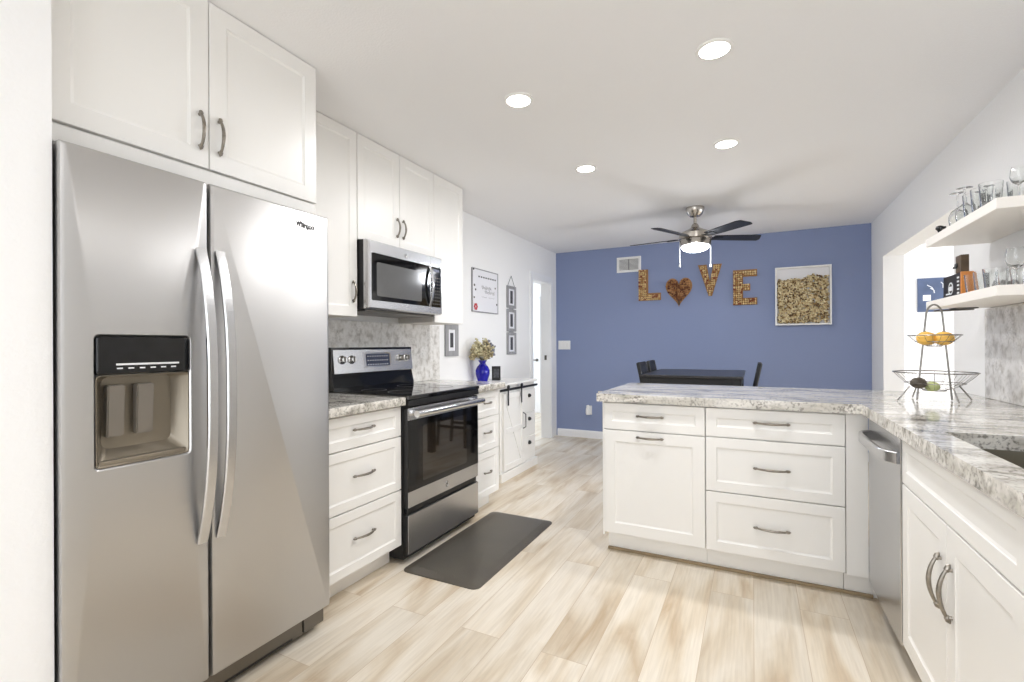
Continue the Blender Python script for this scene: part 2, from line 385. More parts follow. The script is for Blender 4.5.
def handle(parent, mf, u, v, length, vertical=False, mt='pewter', label=None):
    """arched pull with swollen ends"""
    bm = B(); L = length; N = 16
    q = (lambda a, w: mf(u, v + a, w)) if vertical else (lambda a, w: mf(u + a, v, w))
    pts = []; rs = []
    for i in range(N + 1):
        s = -1 + 2 * i / N
        pts.append(q(s * L * 0.40, 0.012 + 0.016 * (1 - s * s))); rs.append(0.0042 + 0.0022 * (1 - abs(s)) ** 0.7)
    tube(bm, pts, rs, 8)
    for sg in (-1, 1):
        a = sg * L * 0.40
        tube(bm, [q(a, 0.0), q(a, 0.012), q(a, 0.016)], [0.0055, 0.0045, 0.003], 8)
        tube(bm, [q(a - sg * .006, 0.008), q(a + sg * 0.002, 0.011), q(a + sg * L * .06, 0.008), q(a + sg * L * 0.10, 0.004)], [0.003, 0.0072, 0.0066, 0.0015], 8)
    o = link('handle', bm, mt, parent, smooth=True)
    if label: o['label'] = label
    return o

# ---------------------------------------------------------------- room shell
XW, XR, YB, YR = -2.318, 1.069, 5.913, -2.3
HX, SX = -4.6, 4.6
struct(link('floor', box(B(), HX - .2, SX + .2, YR - .2, 8.6, -0.08, 0.0), 'floor', origin=(0, 0, 0)))
struct(link('ceiling', box(B(), HX - .2, SX + .2, YR - .2, 8.6, CEIL, CEIL + 0.1), 'ceil', origin=(0, 0, 0)))
D0, D1, DZ = 5.14, 5.70, 1.985
us = [YR, D0, D1, 8.3]; vs = [0, DZ, CEIL]
struct(link('wall_left', grid_slab(us, vs, lambda i, j: not (i == 1 and j == 0), 0, 0.125, mapf('nx', XW)), 'wall'))
us = [YR, 3.72, 5.44, 7.5]; vs = [0, 1.991, CEIL]
struct(link('wall_right', grid_slab(us, vs, lambda i, j: not (i == 1 and j == 0), 0, 0.153, lambda u, v, w: Vector((XR + w, u, v))), 'wall'))
struct(link('wall_back', box(B(), XW, XR, YB, YB + 0.12, 0, CEIL), 'blue'))
us = [HX, -1.45, 0.85, SX]; vs = [0, 0.3, 2.3, CEIL]
struct(link('wall_rear', grid_slab(us, vs, lambda i, j: not (i == 1 and j == 1), 0, 0.12, mapf('ny', YR)), 'wall'))
struct(link('wall_left_near', box(B(), XW, -1.62, YR, 0.573, 0, CEIL), 'wall'))
# hall beyond the left door and side room beyond the right opening
us = [YR, 5.2, 7.2, 8.3]; vs = [0, 0.6, 2.2, CEIL]
struct(link('wall_hall_left', grid_slab(us, vs, lambda i, j: not (i == 1 and j == 1), 0, 0.1, mapf('nx', HX)), 'wall'))
struct(link('wall_hall_back', box(B(), HX, XW - .125, 7.72, 7.82, 0, CEIL), 'wall'))
us = [YR, 3.5, 6.5, 7.5]; vs = [0, 0.4, 2.3, CEIL]
struct(link('wall_side_room_right', grid_slab(us, vs, lambda i, j: not (i == 1 and j == 1), 0, 0.1, lambda u, v, w: Vector((SX + w, u, v))), 'wall'))
struct(link('wall_side_room_back', box(B(), XR + .153, SX, 7.5, 7.6, 0, CEIL), 'wall'))
# frame of an unseen rear window, added to let light into the room
bm = B()
for x in (-1.45, -0.34, 0.79): box(bm, x, x + .06, YR - .09, YR - .03, 0.3, 2.3)
for z in (0.3, 2.24): box(bm, -1.39, .79, YR - .085, YR - .035, z, z + .06)
struct(link('added_rear_window', bm, 'trim'))
# baseboards
def baseboard(name, mf, u0, u1, w=0.014, h=0.095):
    bm = B(); sec = [(0, 0), (w, 0), (w, h - .02), (w * .6, h - .006), (w * .5, h), (0, h)]
    A = [bm.verts.new(mf(u0, z, d)) for d, z in sec]; C = [bm.verts.new(mf(u1, z, d)) for d, z in sec]
    for k in range(6): bm.faces.new([A[k], A[(k + 1) % 6], C[(k + 1) % 6], C[k]])
    bm.faces.new(A[::-1]); bm.faces.new(C)
    struct(link(name, bm, 'trim'))
baseboard('baseboard_back', mapf('ny', YB), XW + .016, XR - .001)
baseboard('baseboard_left', mapf('px', XW), 4.52, D0 - .075)
baseboard('baseboard_right', mapf('nx', XR), 5.45, YB - .015)
baseboard('baseboard_hall', mapf('ny', 7.72), -3.45, XW - .13)
# door casing and jamb of the left doorway
bm = B(); cw = 0.072
box(bm, XW, XW + .016, D0 - cw, D0, 0, DZ + cw, .002); box(bm, XW, XW + .016, D1, D1 + cw, 0, DZ + cw, .002); box(bm, XW, XW + .016, D0, D1, DZ, DZ + cw, .002)
struct(link('trim_1', bm, 'trim'))
bm = B()
box(bm, XW - .125, XW, D0, D0 + .012, 0, DZ - .012); box(bm, XW - .125, XW, D1 - .012, D1, 0, DZ - .012); box(bm, XW - .125, XW, D0, D1, DZ - .012, DZ)
tr = struct(link('trim_2', bm, 'trim'))
link('strike_plate', box(B(), XW - .075, XW - .045, D1 - .0135, D1 - .0115, 1.0, 1.06), 'steel_dark', tr)
# door leaf standing at the end of the hall
d = bpy.data.objects.new('door_1', None); COL.objects.link(d); d.location = (-3.75, 7.70, 0); struct(d)
DX0, DX1, mfd = -3.98, -3.32, mapf('ny', 7.68)
bm = B(); slabpanel(bm, mfd, (DX0, DX1, 0.01, 2.03), t=.035)
link('door_leaf', bm, 'trim', d)
for a, b in ((0.18, 0.80), (0.95, 1.90)):
    bm = B(); rr = (DX0 + .09, DX1 - .09, a, b); rings(bm, mfd, [(*rr, .001, 0.0005), (*ins(rr, .006), .001, .008), (*ins(rr, .02), .001, .008), (*ins(rr, .028), .001, .001)], k=1); link('panel_moulding', bm, 'trim', d)
bm = B(); lathe(bm, [(.026, 0), (.026, .008), (.012, .012), (.012, .045)], (-3.375, 7.68, 0.93), 16, axis=(0, -1, 0))
tube(bm, [(-3.375, 7.635, .93), (-3.43, 7.635, .93), (-3.50, 7.638, .925)], [.010, .009, .007], 10); link('door_lever', bm, 'steel_dark', d, smooth=True)
# return grille low on the hall wall, small grille box high
g = thing('wall_grille', 'grey louvred return-air grille low on the wall seen through the left doorway', 'vent', (-3.13, 7.71, .15))
link('frame', rings(B(), mapf('ny', 7.72), [(-3.27, -2.98, .13, .5, .002, 0), (-3.27, -2.98, .13, .5, .002, .008), (-3.255, -2.995, .145, .485, .002, .008), (-3.255, -2.995, .145, .485, .002, .003)], k=1), 'trim', g)
bm = B()
for i in range(16): box(bm, -3.253, -2.997, 7.708, 7.716, .15 + i * .0206, .163 + i * .0206)
link('louvres', bm, 'louver', g)
g = thing('small_grille_box', 'small grey box high on the wall seen through the left doorway', 'box', (-3.2, 7.71, 1.98))
link('housing', box(B(), -3.24, -3.165, 7.69, 7.719, 1.99, 2.13, .004), 'louver', g)
link('grille', box(B(), -3.228, -3.177, 7.687, 7.691, 2.01, 2.11, .001), 'greyprint', g)

# ---------------------------------------------------------------- left run: base cabinets, range
XF = -1.705          # door faces
def base_unit(label, y0, y1, drawers, hlen=.13, kicky=None):
    t = thing('drawer_cabinet', label, 'cabinet', ((XW + XF) / 2, (y0 + y1) / 2, 0),None)
    link('carcass', box(B(), XW + .004, XF - .021, y0, y1, .10, .868, .001), 'cabin', t)
    link('toe_kick', box(B(), XW + .1, XF - .09, y0, y1 if kicky is None else kicky, 0.0, .10), 'cab', t)
    mf = mapf('px', XF)
    for (a, b) in drawers:
        dr = link('drawer_front', shaker(B(), mf, (y0 + .002, y1 - .004, a, b), fr=.045), 'cab', t)
        handle(dr, mf, (y0 + y1) / 2, b - (b - a) * .5 + (.008 if b - a < .2 else .012), hlen)
    return t
DR = [(.112, .410), (.416, .700), (.706, .862)]
base_unit('white three-drawer base cabinet between the refrigerator and the range', 1.483, 2.050, DR, .15)
base_unit('narrow white three-drawer base cabinet beyond the range', 2.808, 3.165, [(.112, .432), (.438, .675), (.681, .862)], .11)

# range ------------------------------------------------------------
RY0, RY1 = 2.056, 2.802; RF = -1.672
t = thing('electric_range', 'stainless freestanding electric range with black glass cooktop and oven window', 'stove', (-2.0, 2.457, 0))
link('body', box(B(), -2.30, -1.70, RY0, RY1, .025, .895, .003), 'black', t)
for y in (RY0 + .06, RY1 - .06):
    for x in (-2.2, -1.80): link('foot', lathe(B(), [(.018, 0), (.018, .03)], (x, y, 0), 12), 'black', t)
link('cooktop', rings(B(), mapf('up', .895), [(-2.26, -1.665, RY0, RY1, .012, 0), (-2.26, -1.655, RY0, RY1, .012, .006), (-2.26, -1.655, RY0, RY1, .012, .022), (-2.255, -1.66, RY0 + .004, RY1 - .004, .01, .026)]), 'cooktop', t)
bm = B(); box(bm, -1.70, -1.662, RY0 + .002, RY1 - .002, .862, .895, .004); link('front_rail', bm, 'black', t)
# burners rings drawn on the ceramic
for bx, by, br_ in ((-1.84, RY0 + .19, .10), (-1.84, RY1 - .19, .08), (-2.08, RY0 + .19, .075), (-2.08, RY1 - .19, .10)):
    link('burner_ring', lathe(B(), [(br_, 0), (br_, .0006), (br_ - .003, .0006), (br_ - .003, 0)], (bx, by, .9212), 40, cap=False), 'greyprint', t)
mf = mapf('px', RF)
dr = link('oven_door', rings(B(), mf, [(RY0 + .003, RY1 - .003, .305, .855, .004, -.026), (RY0 + .003, RY1 - .003, .305, .855, .004, -.004), (RY0 + .006, RY1 - .006, .308, .852, .004, 0)]), 'black', t)
link('top_trim', rings(B(), mf, [(RY0 + .006, RY1 - .006, .784, .852, .003, .0004), (RY0 + .006, RY1 - .006, .784, .852, .003, .0025)]), 'steel', dr)
link('bottom_trim', rings(B(), mf, [(RY0 + .006, RY1 - .006, .310, .396, .003, .0004), (RY0 + .006, RY1 - .006, .310, .396, .003, .0025)]), 'steel', dr)
link('door_glass', rings(B(), mf, [(RY0 + .004, RY1 - .004, .395, .785, .003, .0004), (RY0 + .004, RY1 - .004, .395, .785, .003, .003), (RY0 + .006, RY1 - .006, .397, .783, .003, .004)]), 'blackgloss', dr)
link('oven_window', rings(B(), mf, [(RY0 + .13, RY1 - .15, .43, .745, .012, .0042), (RY0 + .13, RY1 - .15, .43, .745, .012, .0048)]), 'ovenglass', dr)
bm = B(); N = 12
pts = [V(RF + .052, RY0 + .02 + (RY1 - RY0 - .04) * i / N, .823) for i in range(N + 1)]
tube(bm, pts, .019, 14); 
for y in (RY0 + .055, RY1 - .055): box(bm, RF, RF + .05, y - .012, y + .012, .808, .838, .003)
link('door_handle', bm, 'chrome', dr, smooth=True)
def ge_badge(parent, mf, u, v, r, mxf):
    bm = B(); c = mf(u, v, 0); ax = mf(u, v, 1) - c
    lathe(bm, [(r, 0), (r, .0015), (r * .9, .0022), (r * .82, .0015), (0.0001, .0015)], c, 24, axis=ax); b = link('badge', bm, 'chrome', parent, smooth=True)
    text('monogram', 'GE', r * 1.05, 'greyprint', b, mxf)
ge_badge(dr, mapf('px', RF + .0026), (RY0 + RY1) / 2, .35, .017, mx_px(RF + .0052, (RY0 + RY1) / 2, .35))
link('storage_drawer', rings(B(), mf, [(RY0 + .003, RY1 - .003, .055, .27, .004, -.026), (RY0 + .003, RY1 - .003, .055, .27, .004, -.004), (RY0 + .006, RY1 - .006, .058, .265, .004, 0)]), 'black', t)
link('drawer_skin', rings(B(), mf, [(RY0 + .005, RY1 - .005, .060, .268, .003, .0004), (RY0 + .005, RY1 - .005, .060, .268, .003, .003)]), 'steel', t)
# drawer finger lip (curved dark recess over the drawer)
bm = B(); box(bm, RF - .025, RF - .010, RY0 + .01, RY1 - .01, .272, .302, .002); link('drawer_recess', bm, 'black', t)
# back console: black riser with slanted steel fascia
bm = B()
prof = [(-2.305, .895), (-2.215, .895), (-2.215, .94), (-2.235, 1.02), (-2.237, 1.183), (-2.305, 1.183)]
A = [bm.verts.new((x, RY0, z)) for x, z in prof]; C = [bm.verts.new((x, RY1, z)) for x, z in prof]
for k in range(6): bm.faces.new([A[k], A[(k + 1) % 6], C[(k + 1) % 6], C[k]])
bm.faces.new(A[::-1]); bm.faces.new(C); con = link('back_console', bm, 'blackgloss', t)
mc = lambda u, v, w: Vector((-2.222 - (v - 1.02) * .10 + w, u, v))
fas = link('control_fascia', rings(B(), mc, [(RY0 + .012, RY1 - .001, 1.022, 1.179, .004, -.01), (RY0 + .012, RY1 - .001, 1.022, 1.179, .004, -.002), (RY0 + .014, RY1 - .003, 1.025, 1.176, .004, 0)]), 'steel', con)
link('display', rings(B(), mc, [(2.315, 2.57, 1.052, 1.150, .004, .0004), (2.315, 2.57, 1.052, 1.150, .004, .003)]), 'chrome', fas)
ds = link('clock_screen', rings(B(), mc, [(2.335, 2.555, 1.062, 1.140, .004, .0034), (2.335, 2.555, 1.062, 1.140, .004, .0042)]), 'display', fas)
bm = B()
for i in range(9):
    for j in range(3): box(bm, -2.2215 - (1.068 + j * .027 - 1.02) * .10, -2.2165 - (1.068 + j * .027 - 1.02) * .10, 2.346 + i * .0225, 2.355 + i * .0225, 1.068 + j * .027, 1.074 + j * .027)
stuff(link('keypad_print', bm, 'icon', ds))
for y in (2.135, 2.212, 2.665, 2.735):
    bm = B(); c = mc(y, 1.107, 0)
    lathe(bm, [(.027, 0), (.027, .003), (.021, .006), (.019, .022), (.016, .025), (.0001, .025)], c, 20, axis=(1, 0, .1))
    k = link('knob', bm, 'chrome', fas, smooth=True)
    link('pointer', box(B(), c.x + .02, c.x + .029, y - .0035, y + .0035, 1.092, 1.128, .001), 'steel_dark', k)

# microwave ----------------------------------------------------------
MY0, MY1, MZ0, MZ1, MF = 2.028, 2.744, 1.403, 1.797, -1.918
t = thing('microwave', 'stainless over-the-range microwave with dark window under the middle wall cabinet', 'microwave', (-2.1, 2.386, MZ0))
link('housing', box(B(), -2.305, MF - .035, MY0, MY1, MZ0, MZ1 - .002, .003), 'black', t)
mf = mapf('px', MF)
dr = link('front_frame', rings(B(), mf, [(MY0, MY1, MZ0, MZ1 - .002, .004, -.034), (MY0, MY1, MZ0, MZ1 - .002, .004, -.02), (MY0 + .004, MY1 - .004, MZ0 + .004, MZ1 - .006, .004, -.006), (MY0 + .014, MY1 - .008, MZ0 + .008, MZ1 - .01, .004, 0)]), 'steel', t)
link('door_glass', rings(B(), mf, [(MY0 + .03, MY1 - .145, 1.452, 1.722, .008, .0003), (MY0 + .03, MY1 - .145, 1.452, 1.722, .008, .003)]), 'blackgloss', dr)
link('window_mesh', rings(B(), mf, [(MY0 + .065, MY1 - .235, 1.478, 1.672, .012, .0032), (MY0 + .065, MY1 - .235, 1.478, 1.672, .012, .0038)]), 'mwglass', dr)
cp = link('control_panel', rings(B(), mf, [(MY1 - .125, MY1 - .022, 1.452, 1.722, .004, .0003), (MY1 - .125, MY1 - .022, 1.452, 1.722, .004, .003)]), 'blackgloss', dr)
bm = B()
for i in range(4):
    for j in range(9): box(bm, MF + .0031, MF + .0036, MY1 - .112 + i * .022, MY1 - .101 + i * .022, 1.47 + j * .022, 1.476 + j * .022)
stuff(link('key_print', bm, 'greyprint', cp))
link('display', box(B(), MF + .0031, MF + .0037, MY1 - .105, MY1 - .04, 1.69, 1.708), 'display', cp)
link('door_seam', box(B(), MF + .0002, MF + .0008, MY1 - .137, MY1 - .1345, MZ0 + .01, MZ1 - .012), 'steel_dark', dr)
bm = B(); N = 14
band(bm, [V(MF + .004 + .028 * math.sin(PI * i / N) ** .8, MY1 - .15, 1.458 + .258 * i / N) for i in range(N + 1)], (0, 1, 0), .022, .010)
link('door_handle', bm, 'steel', dr, smooth=True)
ge_badge(dr, mapf('px', MF + .0003), 2.356, 1.752, .014, mx_px(MF + .0026, 2.356, 1.752))
bm = B(); box(bm, -2.28, MF - .05, MY0 + .03, MY1 - .03, MZ0 - .012, MZ0 - .0005, .003); link('vent_tray', bm, 'steel_dark', t)

# wall cabinets -------------------------------------------------------
XU = -1.991
def wall_unit(label, y0, y1, z0, doors, hs):
    t = thing('wall_cabinet', label, 'cabinet', ((XW + XU) / 2, (y0 + y1) / 2, z0))
    link('carcass', box(B(), XW + .004, XU - .021, y0, y1, z0, CEIL - .003, .001), 'cabin', t)
    mf = mapf('px', XU)
    for (a, b), h in zip(doors, hs):
        d = link('door', shaker(B(), mf, (a + .0015, b - .0015, z0, CEIL - .004), fr=.055), 'cab', t)
        if h: handle(d, mf, h[0], h[1], .125, vertical=True)
    return t
wall_unit('tall narrow white wall cabinet between refrigerator cabinet and microwave', 1.62, 2.021, 1.358, [(1.62, 2.021)], [(1.985, 1.497)])
wall_unit('short white double-door wall cabinet directly above the microwave', 2.023, 2.751, 1.80, [(2.023, 2.385), (2.387, 2.751)], [(2.357, 1.93), (2.415, 1.93)])
wall_unit('narrow white wall cabinet to the right of the microwave, end of the row', 2.753, 3.126, 1.356, [(2.753, 3.126)], [None])
# refrigerator cabinet
FCX = -1.69
t = thing('wall_cabinet', 'deep white double-door cabinet above the refrigerator', 'cabinet', (-2.0, 1.05, 1.745))
link('carcass', box(B(), XW + .004, FCX - .021, .576, 1.479, 1.752, CEIL - .003, .001), 'cab', t)
mf = mapf('px', FCX)
d = link('door', shaker(B(), mf, (.578, 1.016, 1.812, CEIL - .004), fr=.06), 'cab', t); handle(d, mf, .985, 1.935, .135, True)
d = link('door', shaker(B(), mf, (1.020, 1.477, 1.812, CEIL - .004), fr=.06), 'cab', t); handle(d, mf, 1.052, 1.935, .135, True)
link('bottom_rail', box(B(), FCX - .021, FCX - .006, .578, 1.477, 1.754, 1.806, .003), 'cab', t)

# refrigerator ---------------------------------------------------------
FX = -1.60; FY0, FYM, FY1 = .580, .962, 1.463
t = thing('refrigerator', 'stainless side-by-side refrigerator with ice and water dispenser', 'refrigerator', (-1.95, 1.02, 0))
link('cabinet_body', box(B(), -2.29, FX - .062, .592, 1.452, .03, 1.715, .004), 'fridge_side', t)
for y in (.65, 1.39):
    for x in (-2.2, -1.72): link('foot', lathe(B(), [(.02, 0), (.02, .035)], (x, y, 0), 12), 'black', t)
mf = mapf('px', FX)
HU0, HU1, HZ0, HZ1 = .650, .903, .852, 1.229
def fdoor(name, u0, u1, z0, z1, hole=None):
    sp = [(u0, u1, z0, z1, .006, -.058), (u0, u1, z0, z1, .006, -.012), (u0 + .003, u1 - .003, z0 + .003, z1 - .003, .006, -.004), (u0 + .011, u1 - .011, z0 + .008, z1 - .008, .006, 0)]
    if hole:
        sp += [(*hole, .014, 0), (*ins(hole, .004), .012, -.004), (*ins(hole, .005), .012, -.05)]
    return link(name, rings(B(), mf, sp, k=4), 'steel_soft', t, smooth=40)
lf = fdoor('freezer_door', FY0, FYM - .003, .098, 1.735, (HU0, HU1, HZ0, HZ1))
rf = fdoor('refrigerator_door', FYM + .005, FY1, .098, 1.735)
H2 = (HU0 + .0055, HU1 - .0055)
link('dispenser_recess', rings(B(), mf, [(H2[0], H2[1], HZ0 + .006, 1.114, .01, -.003), (H2[0] + .002, H2[1] - .002, HZ0 + .008, 1.112, .01, -.003), (H2[0] + .03, H2[1] - .03, HZ0 + .05, 1.108, .02, -.048)], cap0=False), 'cavity', lf, smooth=30)
pn = link('dispenser_panel', rings(B(), mf, [(H2[0], H2[1], 1.116, HZ1 - .006, .008, -.04), (H2[0], H2[1], 1.116, HZ1 - .006, .008, .001), (H2[0] + .004, H2[1] - .004, 1.12, HZ1 - .01, .008, .004)]), 'blackgloss', lf)
bm = B(); box(bm, FX + .0042, FX + .0048, .700, .865, 1.1415, 1.147)
for i in range(6): box(bm, FX + .0042, FX + .0048, .702 + i * .028, .716 + i * .028, 1.131, 1.135)
stuff(link('button_print', bm, 'icon', pn))
for y0, y1 in ((.688, .730), (.760, .805)):
    bm = B()
    A = [(-.040, 1.085), (-.012, 1.085), (-.020, .938), (-.040, .938)]
    a = [bm.verts.new((FX + x, y0, z)) for x, z in A]; c = [bm.verts.new((FX + x, y1, z)) for x, z in A]
    for k in range(4): bm.faces.new([a[k], a[(k + 1) % 4], c[(k + 1) % 4], c[k]])
    bm.faces.new(a[::-1]); bm.faces.new(c); bmesh.ops.bevel(bm, geom=bm.edges[:], offset=.003, segments=2, affect='EDGES')
    link('paddle', bm, 'paddle', lf)
bm = B(); box(bm, FX - .046, FX - .006, H2[0] + .008, H2[1] - .008, HZ0 + .01, HZ0 + .024, .003); link('drip_tray', bm, 'cavity', lf)
for par, y in ((lf, .932), (rf, .993)):
    bm = B(); N = 24; pts = []
    for i in range(N + 1):
        s = -1 + 2 * i / N
        pts.append(V(FX + .006 + .060 * (1 - abs(s) ** 2.6), y, 1.035 + s * .475))
    band(bm, pts, (0, 1, 0), .033, .014); link('door_handle', bm, 'chrome' if False else 'steel', par, smooth=True)
mxl = mx_px(FX + .0006, 1.343, 1.676)
text('logo', 'Whirlpool', .034, 'logoprint', rf, mxl @ Matrix.Diagonal((.62, 1, 1, 1)), bold=.0006)
bm = B(); tube(bm, [mf(1.300 + .085 * i / 12, 1.676 + .011 * math.sin(i / 12 * 2 * PI), .001) for i in range(13)], .0008, 6); link('logo_swoosh', bm, 'logoprint', rf)
gb = link('base_grille', box(B(), FX - .062, FX - .035, .60, 1.35, .025, .088, .003), 'steel_dark', t)
link('hinge_cover', box(B(), FX - .062, FX - .03, 1.353, 1.452, .028, .092, .004), 'steel_dark', t)
link('grille_slot', box(B(), FX - .0355, FX - .033, .64, 1.30, .028, .036), 'black', gb)

# left counters and splash ----------------------------------------------
CZ0, CZ1 = .870, .915
def edge_bevel(bm, off=.006, seg=2):
    es = [e for e in bm.edges if len(e.link_faces) == 2 and e.calc_face_angle(0) > .5]
    bmesh.ops.bevel(bm, geom=es, offset=off, segments=seg, affect='EDGES'); return bm
XC = -1.673
tag(link('countertop', box(B(), XW + .002, XC, 1.483, 2.052, CZ0, CZ1, .006), 'granite'), 'short granite countertop left of the range, on the three-drawer cabinet', 'countertop')
tag(link('countertop', box(B(), XW + .002, XC, 2.806, 3.215, CZ0, CZ1, .006), 'granite'), 'small granite countertop right of the range, on the narrow drawer cabinet', 'countertop')
tag(link('backsplash', box(B(), XW + .0005, XW + .0125, 1.485, 3.255, CZ1 + .001, 1.355, .001), 'splash'), 'pale mottled stone backsplash behind the range', 'backsplash')
tag(link('backsplash', box(B(), XR - .0125, XR - .0005, 0.2, 3.26, CZ1 + .001, 1.366, .001), 'splash'), 'speckled pale stone backsplash under the open shelves by the sink', 'backsplash')

# hutch with sliding barn door ---------------------------------------------
HY0, HY1, HXF, HZ = 3.64, 4.385, -1.955, .856
t = thing('storage_cabinet', 'white farmhouse cabinet with black sliding barn-door rail', 'cabinet', (-2.13, 4.05, 0))
link('carcass', box(B(), XW + .004, HXF, HY0 + .01, HY1 - .01, .07, HZ - .02, .002), 'cab', t)
link('top', box(B(), XW + .004, HXF + .03, HY0 - .005, HY1 + .005, HZ - .02, HZ, .003), 'cab', t)
link('plinth', box(B(), XW + .004, HXF + .022, HY0 - .004, HY1 + .022, 0.0, .075, .003), 'cab', t)
mf = mapf('px', HXF + .014)
dr = link('barn_door', slabpanel(B(), mf, (3.685, 4.095, .09, .765), t=.012), 'cab', t)
bm = B(); a0, a1, z0, z1 = 3.685, 4.095, .09, .765
mf2 = mapf('px', HXF + .022)
for r_ in ((a0, a0 + .05, z0, z1), (a1 - .05, a1, z0, z1), (a0 + .05, a1 - .05, z0, z0 + .05), (a0 + .05, a1 - .05, z1 - .05, z1), (a0 + .05, a1 - .05, .41, .455)): slabpanel(bm, mf2, r_, t=.008, e=.002)
link('door_frame_boards', bm, 'cab', dr)
bm = B()
for (ya, za, yb, zb) in ((a0 + .05, z1 - .05, a1 - .05, z0 + .05),):
    dvec = Vector((0, yb - ya, zb - za)).normalized(); nn = Vector((0, -dvec.z, dvec.y)) * .022
    q = [V(0, ya, za) + nn, V(0, yb, zb) + nn, V(0, yb, zb) - nn, V(0, ya, za) - nn]
    lo = [bm.verts.new((HXF + .0145, p.y, p.z)) for p in q]; hi = [bm.verts.new((HXF + .0195, p.y, p.z)) for p in q]
    for k in range(4): bm.faces.new([lo[k], lo[(k + 1) % 4], hi[(k + 1) % 4], hi[k]])
    bm.faces.new(lo); bm.faces.new(hi)
link('diagonal_board', bm, 'cab', dr)
rail = link('rail', box(B(), HXF + .026, HXF + .034, 3.60, 4.385, .790, .811, .002), 'black', t)
for y in (3.74, 4.01):
    bm = B(); box(bm, HXF + .034, HXF + .039, y - .011, y + .011, .66, .825, .002); lathe(bm, [(.020, 0), (.020, .008), (.006, .011)], (HXF + .034, y, .821), 18, axis=(1, 0, 0)); link('roller_hanger', bm, 'black', dr)
bm = B(); tube(bm, [(HXF + .022, 4.07, .41), (HXF + .05, 4.07, .425), (HXF + .05, 4.07, .545), (HXF + .022, 4.07, .56)], .005, 8); link('pull', bm, 'black', dr)
for (za, zb) in ((.09, .31), (.32, .54), (.55, .765)):
    dd = link('drawer_front', slabpanel(B(), mapf('px', HXF + .012), (4.11, 4.37, za, zb), t=.012, e=.003), 'cab', t)
    bm = B(); c = V(HXF + .012, 4.22, zb - .06); lathe(bm, [(.019, 0), (.019, .008), (.015, .018), (.008, .024), (.0001, .025)], c, 18, axis=(1, 0, 0)); link('cup_pull', bm, 'black', dd, smooth=True)

# anti fatigue mat ----------------------------------------------------------
bm = B(); rings(bm, mapf('up', .0005), [(-1.668, -1.20, 1.995, 3.0, .04, 0), (-1.668, -1.20, 1.995, 3.0, .04, .004), (-1.62, -1.245, 2.04, 2.955, .02, .018)], k=6)
tag(link('floor_mat', bm, 'mat', smooth=20), 'dark rectangular cushioned mat on the floor in front of the range', 'mat')

# ---------------------------------------------------------------- peninsula
YP = 2.692; mfp = mapf('ny', YP); PX0, PXM, PX1 = -.764, -.223, .385
t = thing('drawer_cabinet', 'white cabinet at the free left end of the peninsula, one drawer over a large front', 'cabinet', ((PX0 + PXM) / 2, 3.0, 0))
link('carcass', box(B(), PX0, PXM - .001, YP + .021, 3.30, .115, CZ0 - .003, .001), 'cab', t)
link('toe_kick', box(B(), PX0 + .004, PXM - .001, YP + .075, 3.28, 0, .115), 'cab', t)
d = link('drawer_front', shaker(B(), mfp, (PX0 + .001, PXM - .003, .713, .862), fr=.045), 'cab', t); handle(d, mfp, -.508, .795, .15)
d = link('pull_out_front', shaker(B(), mfp, (PX0 + .001, PXM - .003, .122, .707), fr=.06), 'cab', t); handle(d, mfp, -.508, .677, .15)
link('end_panel', box(B(), PX0 - .012, PX0 - .0005, YP + .01, 3.30, .1, CZ0 - .003, .001), 'cab', t)
t = thing('drawer_cabinet', 'wide white three-drawer cabinet in the peninsula beside the dishwasher', 'cabinet', ((PXM + PX1) / 2, 3.0, 0))
link('carcass', box(B(), PXM + .001, PX1, YP + .021, 3.30, .115, CZ0 - .003, .001), 'cab', t)
link('toe_kick', box(B(), PXM + .001, PX1, YP + .075, 3.28, 0, .115), 'cab', t)
for a, b in ((.122, .426), (.432, .709), (.715, .862)):
    d = link('drawer_front', shaker(B(), mfp, (PXM + .002, PX1 - .001, a, b), fr=.05), 'cab', t); handle(d, mfp, .081, (a + b) / 2 + (.010 if b - a < .2 else 0), .165)
t = thing('corner_filler', 'white corner filler panel between the peninsula drawers and the dishwasher', 'cabinet panel', (.43, 2.9, 0))
link('panel', box(B(), PX1 + .002, .472, YP + .004, YP + .6, .115, CZ0 - .003, .001), 'cab', t)
link('toe_kick', box(B(), PX1 + .002, .546, YP + .075, YP + .58, 0, .115), 'cab', t)
tag(link('floor_moulding', box(B(), PX0 + .004, .5, YP + .060, YP + .074, 0.0, .016, .003), 'rubber'), 'thin tan quarter-round strip along the foot of the peninsula', 'moulding')

# worktop on peninsula and sink run (one continuous L) with sink cut-out
SKX0, SKX1, SKY0, SKY1 = .536, .95, 1.29, 1.955
xs = [-.800, .445, SKX0, SKX1, XR - .002]; ys = [-1.2, SKY0, SKY1, 2.665, 3.51]
def solid(i, j):
    if i == 0: return j == 3
    return not (i == 2 and j == 1)
bm = grid_slab(xs, ys, solid, CZ0, CZ1, lambda u, v, w: Vector((u, v, w)))
edge_bevel(bm, .007, 3)
ct = tag(link('countertop', bm, 'granite', smooth=30), 'long L-shaped granite countertop over the peninsula and the sink run', 'countertop')
link('joint', box(B(), -.2238, -.2222, 2.6643, 2.6652, CZ0 + .004, CZ1 - .008), 'greyprint', ct)
